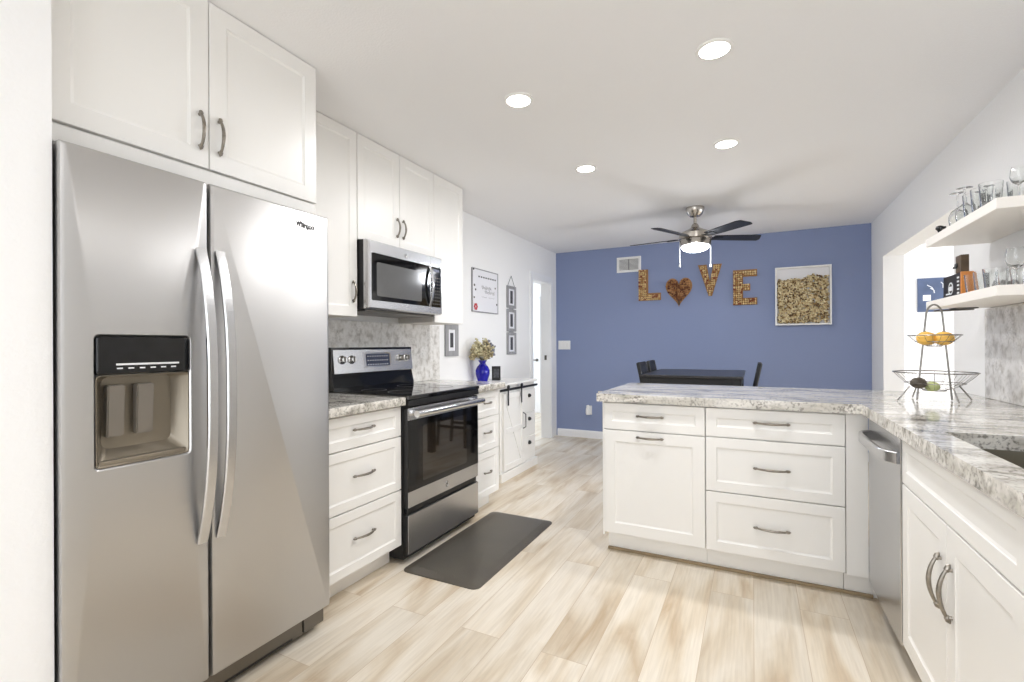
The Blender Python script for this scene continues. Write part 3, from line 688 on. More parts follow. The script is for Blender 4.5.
# sink
t = thing('sink', 'undermount stainless sink cut into the granite at the right edge', 'sink', (.74, 1.55, .68))
bm = B(); mu = mapf('up', 0); k = .012
rings(bm, mu, [(SKX0 - k, SKX1 + k, SKY0 - k, SKY1 + k, .02, CZ0 - .0005), (SKX0 - .002, SKX1 + .002, SKY0 - .002, SKY1 + .002, .02, CZ0 - .0015), (SKX0 - .001, SKX1 + .001, SKY0 - .001, SKY1 + .001, .02, .70), (SKX0 + .02, SKX1 - .02, SKY0 + .02, SKY1 - .02, .02, .68), (.72, .76, 1.60, 1.64, .019, .676)], k=5, cap0=False)
link('basin', bm, 'sink', t, smooth=30)
link('drain', lathe(B(), [(.045, 0), (.045, .003), (.03, .002), (.0001, .001)], (.74, 1.62, .678), 24), 'chrome', t)

# dishwasher
t = thing('dishwasher', 'stainless dishwasher with curved bar handle in the inner corner', 'dishwasher', (.75, 2.44, 0))
DW0, DW1 = 2.158, 2.690
link('tub', box(B(), .50, XR - .02, DW0, DW1 - .01, .10, CZ0 - .012, .002), 'black', t)
mfd = mapf('nx', .472)
dd = link('door', rings(B(), mfd, [(DW0 + .002, DW1 - .004, .105, CZ0 - .018, .004, -.027), (DW0 + .002, DW1 - .004, .105, CZ0 - .018, .004, -.003), (DW0 + .005, DW1 - .007, .108, CZ0 - .021, .004, 0)]), 'steel', t)
bm = B(); N = 20; pts = []
for i in range(N + 1):
    s = -1 + 2 * i / N; pts.append(V(.472 - .004 - .042 * (1 - abs(s) ** 8), (DW0 + DW1) / 2 + s * .25, .778))
band(bm, pts, (0, 0, 1), .044, .016); link('handle', bm, 'steel', dd, smooth=True)
link('toe_kick', box(B(), .55, .57, DW0, DW1, 0, .098), 'steel_dark', t)
link('control_strip', box(B(), .475, .497, DW0 + .004, DW1 - .006, CZ0 - .017, CZ0 - .006), 'black', t)

# sink cabinet
SXF = .475; mfs = mapf('nx', SXF)
t = thing('sink_cabinet', 'white double-door sink base cabinet at the right edge', 'cabinet', (.75, 1.72, 0))
link('carcass', box(B(), SXF + .021, XR - .02, 1.275, 2.152, .115, .66, .001), 'cab', t)
link('front_rail', box(B(), SXF + .021, SXF + .04, 1.275, 2.152, .66, CZ0 - .003), 'cab', t)
link('false_front', shaker(B(), mfs, (1.277, 2.150, .698, .862), fr=.045), 'cab', t)
d = link('door', shaker(B(), mfs, (1.718, 2.150, .120, .692), fr=.06), 'cab', t); handle(d, mfs, 1.758, .52, .16, True)
d = link('door', shaker(B(), mfs, (1.277, 1.714, .120, .692), fr=.06), 'cab', t); handle(d, mfs, 1.674, .52, .16, True)
link('toe_kick', box(B(), SXF + .075, XR - .05, 1.275, 2.152, 0, .115), 'cab', t)
t = thing('drawer_cabinet', 'white base cabinet next to the sink cabinet, mostly past the lower right corner', 'cabinet', (.75, .9, 0))
link('carcass', box(B(), SXF + .021, XR - .02, .30, 1.271, .115, CZ0 - .003, .001), 'cab', t)
link('door', shaker(B(), mfs, (.305, 1.268, .12, .862), fr=.06), 'cab', t)
link('toe_kick', box(B(), SXF + .075, XR - .05, .30, 1.271, 0, .115), 'cab', t)

# ---------------------------------------------------------------- open shelves and what stands on them
def shelf(label, z0, z1):
    return tag(link('wall_shelf', box(B(), .816, XR - .0005, 2.412, 3.228, z0, z1, .002), 'shelf'), label, 'shelf')
shelf('upper white floating shelf with glasses on the right wall', 1.695, 1.737)
shelf('lower white floating shelf above the fruit basket', 1.370, 1.410)
t = thing('under_shelf_rack', 'thin dark metal holder hanging beneath the lower white shelf', 'rack', (.93, 3.17, 1.368))
bm = B(); box(bm, .90, .99, 3.12, 3.20, 1.364, 1.3695, .001); link('mount', bm, 'steel_dark', t)
bm = B(); tube(bm, [(.83, 3.16, 1.358), (.90, 3.16, 1.360), (.985, 3.16, 1.362)], .004, 8); link('rod', bm, 'steel_dark', t)

def glass_wine(z, x, y, s=1.0, inverted=True):
    pr = [(.0005, 0), (.034, 0), (.034, .002), (.006, .006), (.0038, .012), (.0038, .075), (.008, .082), (.028, .10), (.037, .125), (.036, .15), (.030, .185), (.0285, .185), (.0345, .15), (.0355, .125), (.026, .102), (.006, .086), (.0005, .085)]
    pr = [(r * s, h * s) for r, h in pr]
    if inverted: pr = [(r, .185 * s - h) for r, h in pr]
    return lathe(B(), pr, (x, y, z), 20, cap=False)
def glass_tumbler(z, x, y, r=.036, h=.12):
    return lathe(B(), [(.0005, 0), (r * .82, 0), (r, h), (r - .0025, h), (r * .82 - .003, .008), (.0005, .008)], (x, y, z), 20, cap=False)
def first_glass(kind, z, x, y, label, **k):
    if kind == 'wine': o = link('wine_glass', glass_wine(z, x, y, **k), 'glass', smooth=True)
    else: o = link('tumbler', glass_tumbler(z, x, y, **k), 'glass', smooth=True)
    return o
Z1, Z2 = 1.7375, 1.4105
GU = 'clear glasses on the upper shelf'; GL = 'clear glasses on the lower shelf'
w0 = first_glass('wine', Z1, .862, 2.95, '', s=.86)
tag(w0, 'upturned clear stemmed glass at the far end of the upper shelf, front row', 'glass', 'upturned stemmed glasses on the upper shelf')
ulist = [(.862, 2.865, 'upturned clear stemmed glass, second from the far end of the upper shelf, front row'), (.95, 2.985, 'upturned clear stemmed glass behind the front row at the far end of the upper shelf'), (.95, 2.895, 'upturned clear stemmed glass in the back row of the upper shelf')]
for x, y, lb in ulist:
    o = copy_tree(w0); o.location = (x, y, Z1); tag(o, lb, 'glass', 'upturned stemmed glasses on the upper shelf')
tb = first_glass('tumbler', Z1, .865, 2.775, '', r=.037, h=.105)
tag(tb, 'straight clear tumbler in the middle of the upper shelf, beside the stemmed glasses', 'glass', 'clear tumblers on the upper shelf')
for i, (x, y, lb) in enumerate([(.865, 2.69, 'straight clear tumbler, second in the front row of the upper shelf'), (.865, 2.605, 'straight clear tumbler, third in the front row of the upper shelf'), (.955, 2.80, 'straight clear tumbler against the wall in the middle of the upper shelf'), (.955, 2.71, 'straight clear tumbler, second against the wall on the upper shelf'), (.955, 2.62, 'straight clear tumbler, third against the wall on the upper shelf')]):
    o = copy_tree(tb); o.location = (x, y, Z1); tag(o, lb, 'glass', 'clear tumblers on the upper shelf')
big = link('goblet', glass_wine(Z1, .90, 2.475, s=.66, inverted=False), 'glass', smooth=True); tag(big, 'upright clear goblet at the near end of the upper shelf', 'glass', 'upright goblets on the upper shelf')
o = copy_tree(big); o.location = (.975, 2.50, Z1); tag(o, 'upright clear goblet against the wall at the near end of the upper shelf', 'glass', 'upright goblets on the upper shelf')
lt = first_glass('tumbler', Z2, .88, 2.80, '', r=.040, h=.085); tag(lt, 'low clear tumbler on the lower shelf, nearest the orange-ended box', 'glass', GL)
for x, y, lb in [(.88, 2.705, 'low clear tumbler in the front row of the lower shelf, second from the box'), (.88, 2.61, 'low clear tumbler in the front row of the lower shelf, third from the box'), (.98, 2.76, 'low clear tumbler against the wall on the lower shelf, farther one'), (.98, 2.66, 'low clear tumbler against the wall on the lower shelf, nearer one')]:
    o = copy_tree(lt); o.location = (x, y, Z2); tag(o, lb, 'glass', GL)
wl = link('wine_glass', glass_wine(Z2, .90, 2.50, s=.8, inverted=False), 'glass', smooth=True); tag(wl, 'tall clear stemmed glass standing at the near end of the lower shelf', 'glass')
# small black ornament at tip of the upper shelf
bm = B(); lathe(bm, [(.010, 0), (.012, .004), (.006, .010), (.010, .02), (.017, .028), (.014, .040), (.005, .044), (.0001, .045)], (.838, 3.10, Z1), 16); box(bm, .836, .856, 3.07, 3.095, Z1 + .022, Z1 + .034, .002)
tag(link('ornament', bm, 'black', smooth=True), 'tiny black ornament on the far tip of the upper shelf', 'ornament')
# boxed set with orange end and small block on top
t = thing('storage_box', 'black printed box with an orange wooden end on the lower shelf', 'box', (.90, 3.02, Z2))
link('box_body', box(B(), .862, .905, 2.915, 3.14, Z2, 1.522, .002), 'black', t)
link('orange_end', box(B(), .861, .906, 2.905, 2.9145, Z2, 1.524, .001), 'orangebox', t)['label'] = 'orange wooden end panel'
bm = B(); box(bm, .8605, .8616, 3.02, 3.055, 1.447, 1.468); box(bm, .8605, .8616, 3.04, 3.10, 1.430, 1.437)
for i in range(5): box(bm, .8605, .8616, 2.93 + .0, 2.955, 1.425 + i * .018, 1.433 + i * .018)
lathe(bm, [(.03, 0), (.03, .0012), (.024, .0012), (.024, 0)], (.8605, 3.037, 1.458), 20, cap=False, axis=(1, 0, 0)); stuff(link('printed_pattern', bm, 'icon', t))
t = thing('picture_block', 'small dark brown block with a pale figure, on top of the orange-ended box', 'ornament', (.90, 2.95, 1.5245))
link('block', box(B(), .866, .896, 2.925, 2.99, 1.5245, 1.605, .002), 'brownblock', t)
bm = B(); blob(bm, (.864, 2.972, 1.56), .014, 2, .4, 3, (.4, 1, 1)); blob(bm, (.862, 2.995, 1.553), .009, 2, .4, 3, (.5, 1.6, .6)); link('figure', bm, 'black', t)
bm = B(); lathe(bm, [(.048, 0), (.05, .006), (.046, .03), (.03, .05), (.0001, .055)], (1.0, 2.86, Z2), 32, wob=lambda k, n: 1 + .03 * (k % 2)); tag(link('dish', bm, 'greydish', smooth=20), 'dark grey ribbed upturned dish on the lower shelf behind the glasses', 'dish')

# picture in the side room
t = thing('picture', 'slate blue picture on the white wall seen through the right opening', 'picture', (1.935, 7.49, 1.58))
link('canvas', box(B(), 1.81, 2.13, 7.475, 7.499, 1.575, 1.985, .002), 'picblue', t)
bm = B(); box(bm, 1.86, 1.935, 7.4735, 7.4748, 1.71, 1.78)
for a, b, c, d_ in ((1.90, 1.90, 1.97, 1.82), (1.93, 1.86, 1.97, 1.80), (2.03, 1.93, 2.05, 1.86)):
    tube(bm, [(a, 7.474, b), ((a + c) / 2 + .01, 7.474, (b + d_) / 2 + .01), (c, 7.474, d_)], .005, 6)
link('white_motif', bm, 'icon', t)

# fruit basket ------------------------------------------------------------------
FBX, FBY = .785, 2.985
t = thing('fruit_basket', 'two-tier wire fruit basket on the granite corner', 'basket', (FBX, FBY, CZ1))
def ring_pts(r, z, n=36): return [(FBX + r * math.cos(2 * PI * i / n), FBY + r * math.sin(2 * PI * i / n), z) for i in range(n)]
def bowl(r, zr, zb, nw):
    bm = B(); tube(bm, ring_pts(r, zr), .0028, 8, closed=True); tube(bm, ring_pts(r * .28, zb + .001, 24), .002, 6, closed=True)
    tube(bm, ring_pts(r * .72, zb + (zr - zb) * .42, 30), .0016, 6, closed=True)
    for i in range(nw):
        a = 2 * PI * i / nw
        tube(bm, [(FBX + rr * math.cos(a), FBY + rr * math.sin(a), zb + (zr - zb) * (rr / r) ** 2.3) for rr in [r * s for s in (.28, .45, .6, .72, .86, 1.0)]], .0008, 5)
    return bm
ax = Vector((.90, .436, 0)).normalized()  # arch plane, roughly facing the camera
link('upper_bowl', bowl(.100, 1.232, 1.178, 20), 'wire', t, smooth=True)
link('lower_bowl', bowl(.158, 1.053, .964, 24), 'wire', t, smooth=True)
pts = []
for i in range(33):
    s = -1 + 2 * i / 32
    z = CZ1 + .003 + (1.395 - CZ1) * (1 - abs(s) ** 4.2 * 1.0)
    hw = .085 * (abs(s) ** 0.9) if abs(s) < 1 else .085
    pts.append(V(FBX, FBY, z) + ax * (.085 * (s if abs(s) < .2 else math.copysign(abs(s) ** .8, s))))
def arch(h0, h1, top, n=40):
    out = []
    legs = 14
    for i in range(legs): f = i / legs; out.append((-(h0 + (h1 - h0) * f), CZ1 + .003 + (top - .06 - CZ1) * f))
    for i in range(13): a = PI - PI * i / 12; out.append((h1 * math.cos(a), top - .06 + .06 * math.sin(a)))
    for i in range(legs - 1, -1, -1): f = i / legs; out.append(((h0 + (h1 - h0) * f), CZ1 + .003 + (top - .06 - CZ1) * f))
    return out
link('arch_handle', tube(B(), [V(FBX, FBY, z) + ax * a for a, z in arch(.084, .040, 1.380)], .0042, 8), 'wire', t, smooth=True)
for sgn in (-1, 1):
    for off in (-.3, .3) if False else (0,):
        dv = ax * sgn
        link('foot', tube(B(), [V(FBX, FBY, .985) + dv * .12, V(FBX, FBY, .968) + dv * .135, V(FBX, FBY, CZ1 + .0035) + dv * .178], .0034, 8), 'wire', t, smooth=True)
ay = Vector((-ax.y, ax.x, 0))
for sgn in (-1, 1): link('foot', tube(B(), [V(FBX, FBY, .985) + ay * sgn * .10, V(FBX, FBY, CZ1 + .0035) + ay * sgn * .13], .0034, 8), 'wire', t, smooth=True)
zo = 1.2165
oranges = [(-.062, -.01, 'leftmost orange fruit in the upper tier of the wire basket'), (.012, -.045, 'orange fruit at the front middle of the upper basket tier'), (.066, .0, 'rightmost orange fruit in the upper tier of the wire basket'), (.0, .045, 'orange fruit at the back of the upper basket tier, behind the others')]
of = None
for a, b, lb in oranges:
    p = V(FBX, FBY, 1.184) + ax * a * .8 + ay * b * .8
    if of is None:
        op = p.copy(); bm = B(); blob(bm, p + V(0, 0, .034), .035, 3, .03, 2, (1, 1, .93)); of = link('orange', bm, 'orange', smooth=True); o = of
        link('stem_end', blob(B(), p + V(0, 0, .0665), .003, 1), 'stem', of)
    else: o = copy_tree(of); o.location = (p.x, p.y, p.z)
    tag(o, lb, 'fruit', 'orange fruits in the upper basket tier')
p = V(FBX, FBY, .972) + ax * -.085 + ay * -.01
bm = B(); blob(bm, p + V(0, 0, .030), .028, 3, .06, 3, (1.15, .95, .95)); tag(link('avocado', bm, 'avocado', smooth=True), 'dark brown wrinkled avocado in the lower tier of the wire basket', 'fruit')
p = V(FBX, FBY, .958) + ax * -.028 + ay * -.02
bm = B(); blob(bm, p + V(0, 0, .028), .027, 3, .04, 2, (1.1, .95, .9)); tag(link('green_pear', bm, 'lime', smooth=True), 'pale green round fruit beside the avocado in the lower basket tier', 'fruit')

# ---------------------------------------------------------------- dining set
TX0, TX1, TY0, TY1, TZ = -.905, -.068, 4.33, 5.45, .925
t = thing('dining_table', 'counter-height espresso dining table before the blue wall', 'table', ((TX0 + TX1) / 2, (TY0 + TY1) / 2, 0))
link('table_top', box(B(), TX0, TX1, TY0, TY1, TZ - .022, TZ, .003), 'tabletop', t)
bm = B()
for a in ((TX0 + .02, TX1 - .02, TY0 + .02, TY0 + .04), (TX0 + .02, TX1 - .02, TY1 - .04, TY1 - .02), (TX0 + .02, TX0 + .04, TY0 + .04, TY1 - .04), (TX1 - .04, TX1 - .02, TY0 + .04, TY1 - .04)): box(bm, *a, TZ - .11, TZ - .0225)
link('apron', bm, 'darkwood', t)
for x in (TX0 + .015, TX1 - .085):
    for y in (TY0 + .015, TY1 - .085): link('leg', box(B(), x, x + .07, y, y + .07, 0, TZ - .0225, .003), 'darkwood', t)
def chair(loc, rz, label, group):
    """seat faces +x before rotation"""
    t = thing('dining_chair', label, 'chair', (0, 0, 0), group)
    link('seat', box(B(), -.20, .20, -.18, .18, .60, .645, .012), 'darkwood', t)
    for sy in (-1, 1):
        bm = B(); band(bm, [V(.17, sy * .145, 0), V(.165, sy * .145, .60)], (0, 1, 0), .036, .036); link('leg', bm, 'darkwood', t)
        bm = B(); band(bm, [V(-.22, sy * .145, 0), V(-.18, sy * .145, .60), V(-.185, sy * .145, .72), V(-.245, sy * .145, 1.02)], (0, 1, 0), .034, .034); link('leg', bm, 'darkwood', t)
    bm = B()
    box(bm, -.19, .16, -.155, -.135, .22, .25); box(bm, -.19, .16, .135, .155, .22, .25); box(bm, .155, .175, -.135, .135, .28, .31); box(bm, -.21, -.19, -.135, .135, .28, .31); link('stretcher', bm, 'darkwood', t)
    bm = B(); band(bm, [V(-.222, 0, .93), V(-.238, 0, .98), V(-.247, 0, 1.025)], (0, 1, 0), .27, .022); band(bm, [V(-.19, 0, .72), V(-.195, 0, .76)], (0, 1, 0), .27, .02)
    for k in (-.08, 0, .08): band(bm, [V(-.193, k, .755), V(-.222, k, .935)], (0, 1, 0), .05, .014)
    link('backrest', bm, 'darkwood', t)
    t.location = loc; t.rotation_euler = (0, 0, rz); return t
GC = 'espresso chairs around the dining table'
c0 = chair((-.718, 4.70, 0), 0, 'espresso dining chair, left one of the two at the left side of the table', GC)
c1 = copy_tree(c0); c1.location = (-.718, 5.165, 0); tag(c1, 'espresso dining chair, farther of the two at the left side of the table', 'chair', GC)
c2 = copy_tree(c0); c2.location = (-.185, 4.85, 0); c2.rotation_euler = (0, 0, PI); tag(c2, 'espresso dining chair at the right side of the table', 'chair', GC)

# ---------------------------------------------------------------- ceiling fan
FXc, FYc = -.451, 4.515
t = thing('ceiling_fan', 'brushed nickel ceiling fan with dark blades and a lit glass bowl', 'ceiling fan', (FXc, FYc, 1.87))
link('canopy', lathe(B(), [(.078, 2.4015), (.078, 2.385), (.066, 2.35), (.045, 2.325), (.016, 2.318)], (FXc, FYc, 0), 32), 'nickel', t, smooth=True)
link('downrod', lathe(B(), [(.013, 2.317), (.013, 2.25)], (FXc, FYc, 0), 16), 'nickel', t, smooth=True)
link('motor_housing', lathe(B(), [(.02, 2.26), (.03, 2.245), (.035, 2.225), (.07, 2.205), (.115, 2.185), (.136, 2.17), (.138, 2.125), (.13, 2.120)], (FXc, FYc, 0), 40), 'nickel', t, smooth=True)
link('light_rim', lathe(B(), [(.128, 2.118), (.132, 2.112), (.132, 2.065), (.120, 2.06)], (FXc, FYc, 0), 40), 'nickel', t, smooth=True)
link('glass_bowl', lathe(B(), [(.118, 2.059), (.117, 2.05), (.10, 2.030), (.06, 2.016), (.0001, 2.012)], (FXc, FYc, 0), 40), 'lampglass', t, smooth=True)
for k in range(5):
    a = math.radians(28 + 72 * k); rm = Matrix.Translation((FXc, FYc, 2.137)) @ Matrix.Rotation(a, 4, 'Z') @ Matrix.Rotation(math.radians(-11), 4, 'X')
    b2 = bmesh.new(); outline = [(.16, -.045), (.30, -.052), (.52, -.062), (.565, -.05), (.59, .03), (.575, .058), (.30, .052), (.16, .045)]
    lo = [b2.verts.new((x, y, -.003)) for x, y in outline]; hi = [b2.verts.new((x, y, .003)) for x, y in outline]
    n = len(outline)
    for i in range(n): b2.faces.new([lo[i], lo[(i + 1) % n], hi[(i + 1) % n], hi[i]])
    b2.faces.new(lo[::-1]); b2.faces.new(hi)
    bm = B(); merge(bm, b2, rm); bl = link('blade', bm, 'blade', t)
    b2 = bmesh.new(); band(b2, [V(.12, 0, -.006), V(.17, 0, -.006), V(.24, 0, -.006)], (0, 1, 0), .05, .005); bm = B(); merge(bm, b2, rm); link('blade_bracket', bm, 'blade', bl)
rv = Vector((math.cos(TH), math.sin(TH), 0))
for sgn in (-1, 1):
    p = V(FXc, FYc, 0) + rv * sgn * .137
    bm = B(); tube(bm, [p + V(0, 0, 2.10), p + V(0, 0, 1.90)], .0028, 8); lathe(bm, [(.003, .03), (.008, .018), (.008, .004), (.003, 0)], p + V(0, 0, 1.875), 12); link('pull_chain', bm, 'white', t, smooth=True)
fl = bpy.data.lights.new('fan_lamp', 'POINT'); fl.energy = 8; fl.shadow_soft_size = .08; fl.color = (.92, .95, 1); flo = bpy.data.objects.new('fan_lamp', fl); COL.objects.link(flo); flo.location = (FXc, FYc, 1.98)

# recessed lights
LB = ['recessed ceiling light nearest the camera, on the right side of the ceiling', 'recessed ceiling light closest to the refrigerator cabinet', 'farther of the two recessed ceiling lights on the right', 'farther of the two recessed ceiling lights on the left, above the wall cabinets']
for i, (x, y) in enumerate(LAMPS):
    t = thing('recessed_light', LB[i] if i < 4 else 'unseen recessed ceiling light added out of frame', 'ceiling light', (x, y, CEIL - .01), 'recessed ceiling lights')
    link('trim_ring', lathe(B(), [(.072, CEIL - .0005), (.072, CEIL - .004), (.066, CEIL - .008), (.058, CEIL - .008), (.058, CEIL - .0005)], (x, y, 0), 36, cap=False), 'white', t, smooth=True)
    link('diffuser', lathe(B(), [(.057, CEIL - .001), (.057, CEIL - .006)], (x, y, 0), 36), 'diffuser', t)

# ---------------------------------------------------------------- blue wall decor
mb = mapf('ny', YB)
def prism(bm, poly, y0, y1):
    a = [bm.verts.new((x, y0, z)) for x, z in poly]; c = [bm.verts.new((x, y1, z)) for x, z in poly]; n = len(poly)
    for i in range(n): bm.faces.new([a[i], a[(i + 1) % n], c[(i + 1) % n], c[i]])
    bm.faces.new(a[::-1]); bm.faces.new(c); return bm
def inside(p, poly, mrg=0):
    x, z = p; c = False; n = len(poly)
    for i in range(n):
        x1, z1 = poly[i]; x2, z2 = poly[(i + 1) % n]
        if (z1 > z) != (z2 > z) and x < (x2 - x1) * (z - z1) / (z2 - z1) + x1: c = not c
    if c and mrg:
        for i in range(n):
            a = Vector(poly[i]); b = Vector(poly[(i + 1) % n]); q = Vector(p); d = b - a
            tt = max(0, min(1, (q - a).dot(d) / d.length_squared))
            if (a + d * tt - q).length < mrg: return False
    return c
def cork_sign(name, label, poly, cm, dark=None):
    xs_ = [p[0] for p in poly]; zs_ = [p[1] for p in poly]
    t = thing(name, label, 'wall decoration', ((min(xs_) + max(xs_)) / 2, YB - .02, min(zs_)))
    link('backing_board', prism(B(), poly, YB - .012, YB - .001), 'board', t)
    bm = B(); dk = B(); r = .0112; z = min(zs_) + .012; row = 0
    while z < max(zs_):
        x = min(xs_) + .012 + (row % 2) * 0
        while x < max(xs_):
            if inside((x, z), poly, .009):
                h = .030 + random.uniform(-.004, .004)
                lathe(dk if (dark and dark(x, z)) else bm, [(r * .9, 0), (r * .92, h - .003), (r * .72, h)], (x, YB - .0125, z), 8, axis=(0, -1, 0))
            x += .0232
        z += .0232; row += 1
    stuff(link('corks', bm, cm, t, smooth=True))
    if dark: stuff(link('dark_corks', dk, 'brownblock', t, smooth=True))
    else: dk.free()
cork_sign('cork_letter', 'letter L made of wine cork ends on the blue wall', [(-1.237, 1.724), (-.976, 1.724), (-.976, 1.812), (-1.125, 1.812), (-1.125, 2.10), (-1.237, 2.10)], 'cork')
hp = []
for i in range(40):
    a = 2 * PI * i / 40; hx = 16 * math.sin(a) ** 3; hz = 13 * math.cos(a) - 5 * math.cos(2 * a) - 2 * math.cos(3 * a) - math.cos(4 * a)
    hp.append((-.772 + hx * .0093, 1.832 + hz * .0118))
cork_sign('cork_heart', 'brown cork heart standing for the O on the blue wall', hp, 'corkheart', lambda x, z: z < 1.70)
cork_sign('cork_letter', 'letter V made of wine cork ends on the blue wall', [(-.561, 2.105), (-.468, 2.105), (-.433, 1.91), (-.398, 2.105), (-.306, 2.105), (-.412, 1.744), (-.448, 1.744)], 'cork')
cork_sign('cork_letter', 'letter E made of wine cork ends on the blue wall', [(-.193, 1.628), (.047, 1.628), (.047, 1.705), (-.093, 1.705), (-.093, 1.785), (-.02, 1.785), (-.02, 1.86), (-.093, 1.86), (-.093, 1.94), (.047, 1.94), (.047, 2.018), (-.193, 2.018)], 'cork')
# shadow box full of corks
PX_, PY_, PZ_, PW_ = .220, .727, 1.392, 2.008
t = thing('shadow_box', 'square white shadow box filled with loose wine corks on the blue wall', 'wall decoration', (.473, YB - .03, PZ_))
link('backing', box(B(), PX_ + .012, PY_ - .012, YB - .008, YB - .001, PZ_ + .012, PW_ - .012), 'paper', t)
link('frame', rings(B(), mb, [(PX_, PY_, PZ_, PW_, .001, .0005), (PX_, PY_, PZ_, PW_, .001, .06), (*ins((PX_, PY_, PZ_, PW_), .014), .001, .06), (*ins((PX_, PY_, PZ_, PW_), .014), .001, .009)], k=1, cap0=False, cap1=False), 'white', t)
bm = B(); rnd = random.Random(3)
for i in range(1700):
    x = rnd.uniform(PX_ + .028, PY_ - .028); z = rnd.uniform(PZ_ + .026, 1.89 + .018 * math.sin(x * 13) + .01 * math.sin(x * 37)); a = rnd.uniform(0, PI)
    d_ = V(math.cos(a), rnd.uniform(-.5, .5), math.sin(a)).normalized() * .0125; c = V(x, YB - rnd.uniform(.020, .046), z)
    tube(bm, [c - d_, c + d_], .0085, 6)
stuff(link('corks', bm, 'corkbox', t))
# vent on blue wall
t = thing('wall_vent', 'white double louvred vent high on the blue wall', 'vent', (-1.358, YB - .005, 2.08))
r_ = (-1.506, -1.210, 2.083, 2.272)
link('frame', rings(B(), mb, [(*r_, .002, .0005), (*r_, .002, .008), (*ins(r_, .026), .002, .012), (*ins(r_, .028), .002, .003)], k=1, cap0=False), 'white', t)
bm = B()
for i in range(9): 
    z = 2.115 + i * .0148
    for a, b in ((-1.474, -1.366), (-1.350, -1.242)): box(bm, a, b, YB - .011, YB - .005, z, z + .006)
box(bm, -1.365, -1.351, YB - .012, YB - .004, 2.112, 2.244); link('louvres', bm, 'louver', t)
# switch plate, outlets
def plate(name, label, cx, cz, w, h, mt='white', n=1):
    t = thing(name, label, 'switch' if 'switch' in name else 'outlet', (cx, YB - .004, cz - h / 2))
    link('cover_plate', rings(B(), mb, [(cx - w / 2, cx + w / 2, cz - h / 2, cz + h / 2, .004, .0005), (cx - w / 2, cx + w / 2, cz - h / 2, cz + h / 2, .004, .003), (cx - w / 2 + .003, cx + w / 2 - .003, cz - h / 2 + .003, cz + h / 2 - .003, .004, .006)]), mt, t)
    for i in range(n):
        c = cx + (i - (n - 1) / 2) * .046
        if 'switch' in name: link('rocker', box(B(), c - .016, c + .016, YB - .0095, YB - .0055, cz - .033, cz + .033, .002), mt, t)
        else:
            for s in (-.02, .02): link('socket', box(B(), c - .016, c + .016, YB - .0085, YB - .0055, cz + s - .014, cz + s + .014, .002), mt, t)
    return t
plate('light_switch', 'white triple rocker switch plate on the blue wall beside the doorway', -2.205, 1.19, .165, .115, 'white', 3)
plate('wall_outlet', 'ivory wall outlet partly hidden behind the end of the peninsula counter', -1.715, .545, .075, .118, 'ivory', 1)
t = thing('plug_in_freshener', 'white plug-in air freshener low on the blue wall', 'air freshener', (-1.872, YB - .03, .29))
link('wall_plate', box(B(), -1.91, -1.835, YB - .006, YB - .0005, .30, .415, .002), 'white', t)
link('body', lathe(B(), [(.0001, 0), (.026, .004), (.031, .03), (.029, .075), (.018, .105), (.012, .125), (.0001, .128)], (-1.874, YB - .040, .30), 20), 'white', t, smooth=True)

# ---------------------------------------------------------------- left wall decor
ml = mapf('px', XW)
t = thing('dry_erase_board', 'white memo board with grey frame and notes on the left wall', 'memo board', (XW + .01, 4.02, 1.51))
link('board', box(B(), XW + .0005, XW + .010, 3.782, 4.268, 1.512, 1.908, .001), 'paper', t)
link('frame', rings(B(), ml, [(3.775, 4.275, 1.505, 1.915, .002, .0006), (3.775, 4.275, 1.505, 1.915, .002, .014), (3.784, 4.266, 1.514, 1.906, .002, .014), (3.784, 4.266, 1.514, 1.906, .002, .0105)], k=1, cap0=False, cap1=False), 'greyframe', t)
bm = B()
for i in range(8): box(bm, XW + .0102, XW + .0108, 3.89 + i * .045, 3.915 + i * .045, 1.836, 1.850)
stuff(link('day_marks', bm, 'black', t))
def squig(bm, y0, y1, z, amp, n, r=.0012):
    tube(bm, [V(XW + .0108, y0 + (y1 - y0) * i / n, z + amp * math.sin(i * 1.9) * (1 + .4 * math.sin(i * .7))) for i in range(n + 1)], r, 5)
bm = B(); squig(bm, 3.95, 4.14, 1.745, .018, 26); squig(bm, 4.01, 4.20, 1.705, .016, 22); squig(bm, 3.95, 4.05, 1.655, .003, 12, .0008); squig(bm, 4.08, 4.2, 1.655, .003, 12, .0008)
link('handwriting', bm, 'greyprint', t)
for (y, z, r_, mt) in ((3.815, 1.755, .011, 'greyprint'), (3.835, 1.715, .010, 'greyprint'), (4.245, 1.60, .010, 'greyprint'), (3.80, 1.915 - .012, .010, 'black'), (4.215, 1.76, .008, 'greyprint'), (3.81, 1.64, .009, 'greyprint')):
    link('magnet', lathe(B(), [(r_, 0), (r_, .004), (r_ * .7, .006)], (XW + .0102, y, z), 14, axis=(1, 0, 0)), mt, t)
bm = B()
for i in range(6):
    a = PI / 3 * i; blob(bm, (XW + .014, 3.835 + .022 * math.cos(a), 1.555 + .022 * math.sin(a)), .013, 2, 0, 1, (.3, 1, 1))
link('flower_magnet', bm, 'red', t, smooth=True)
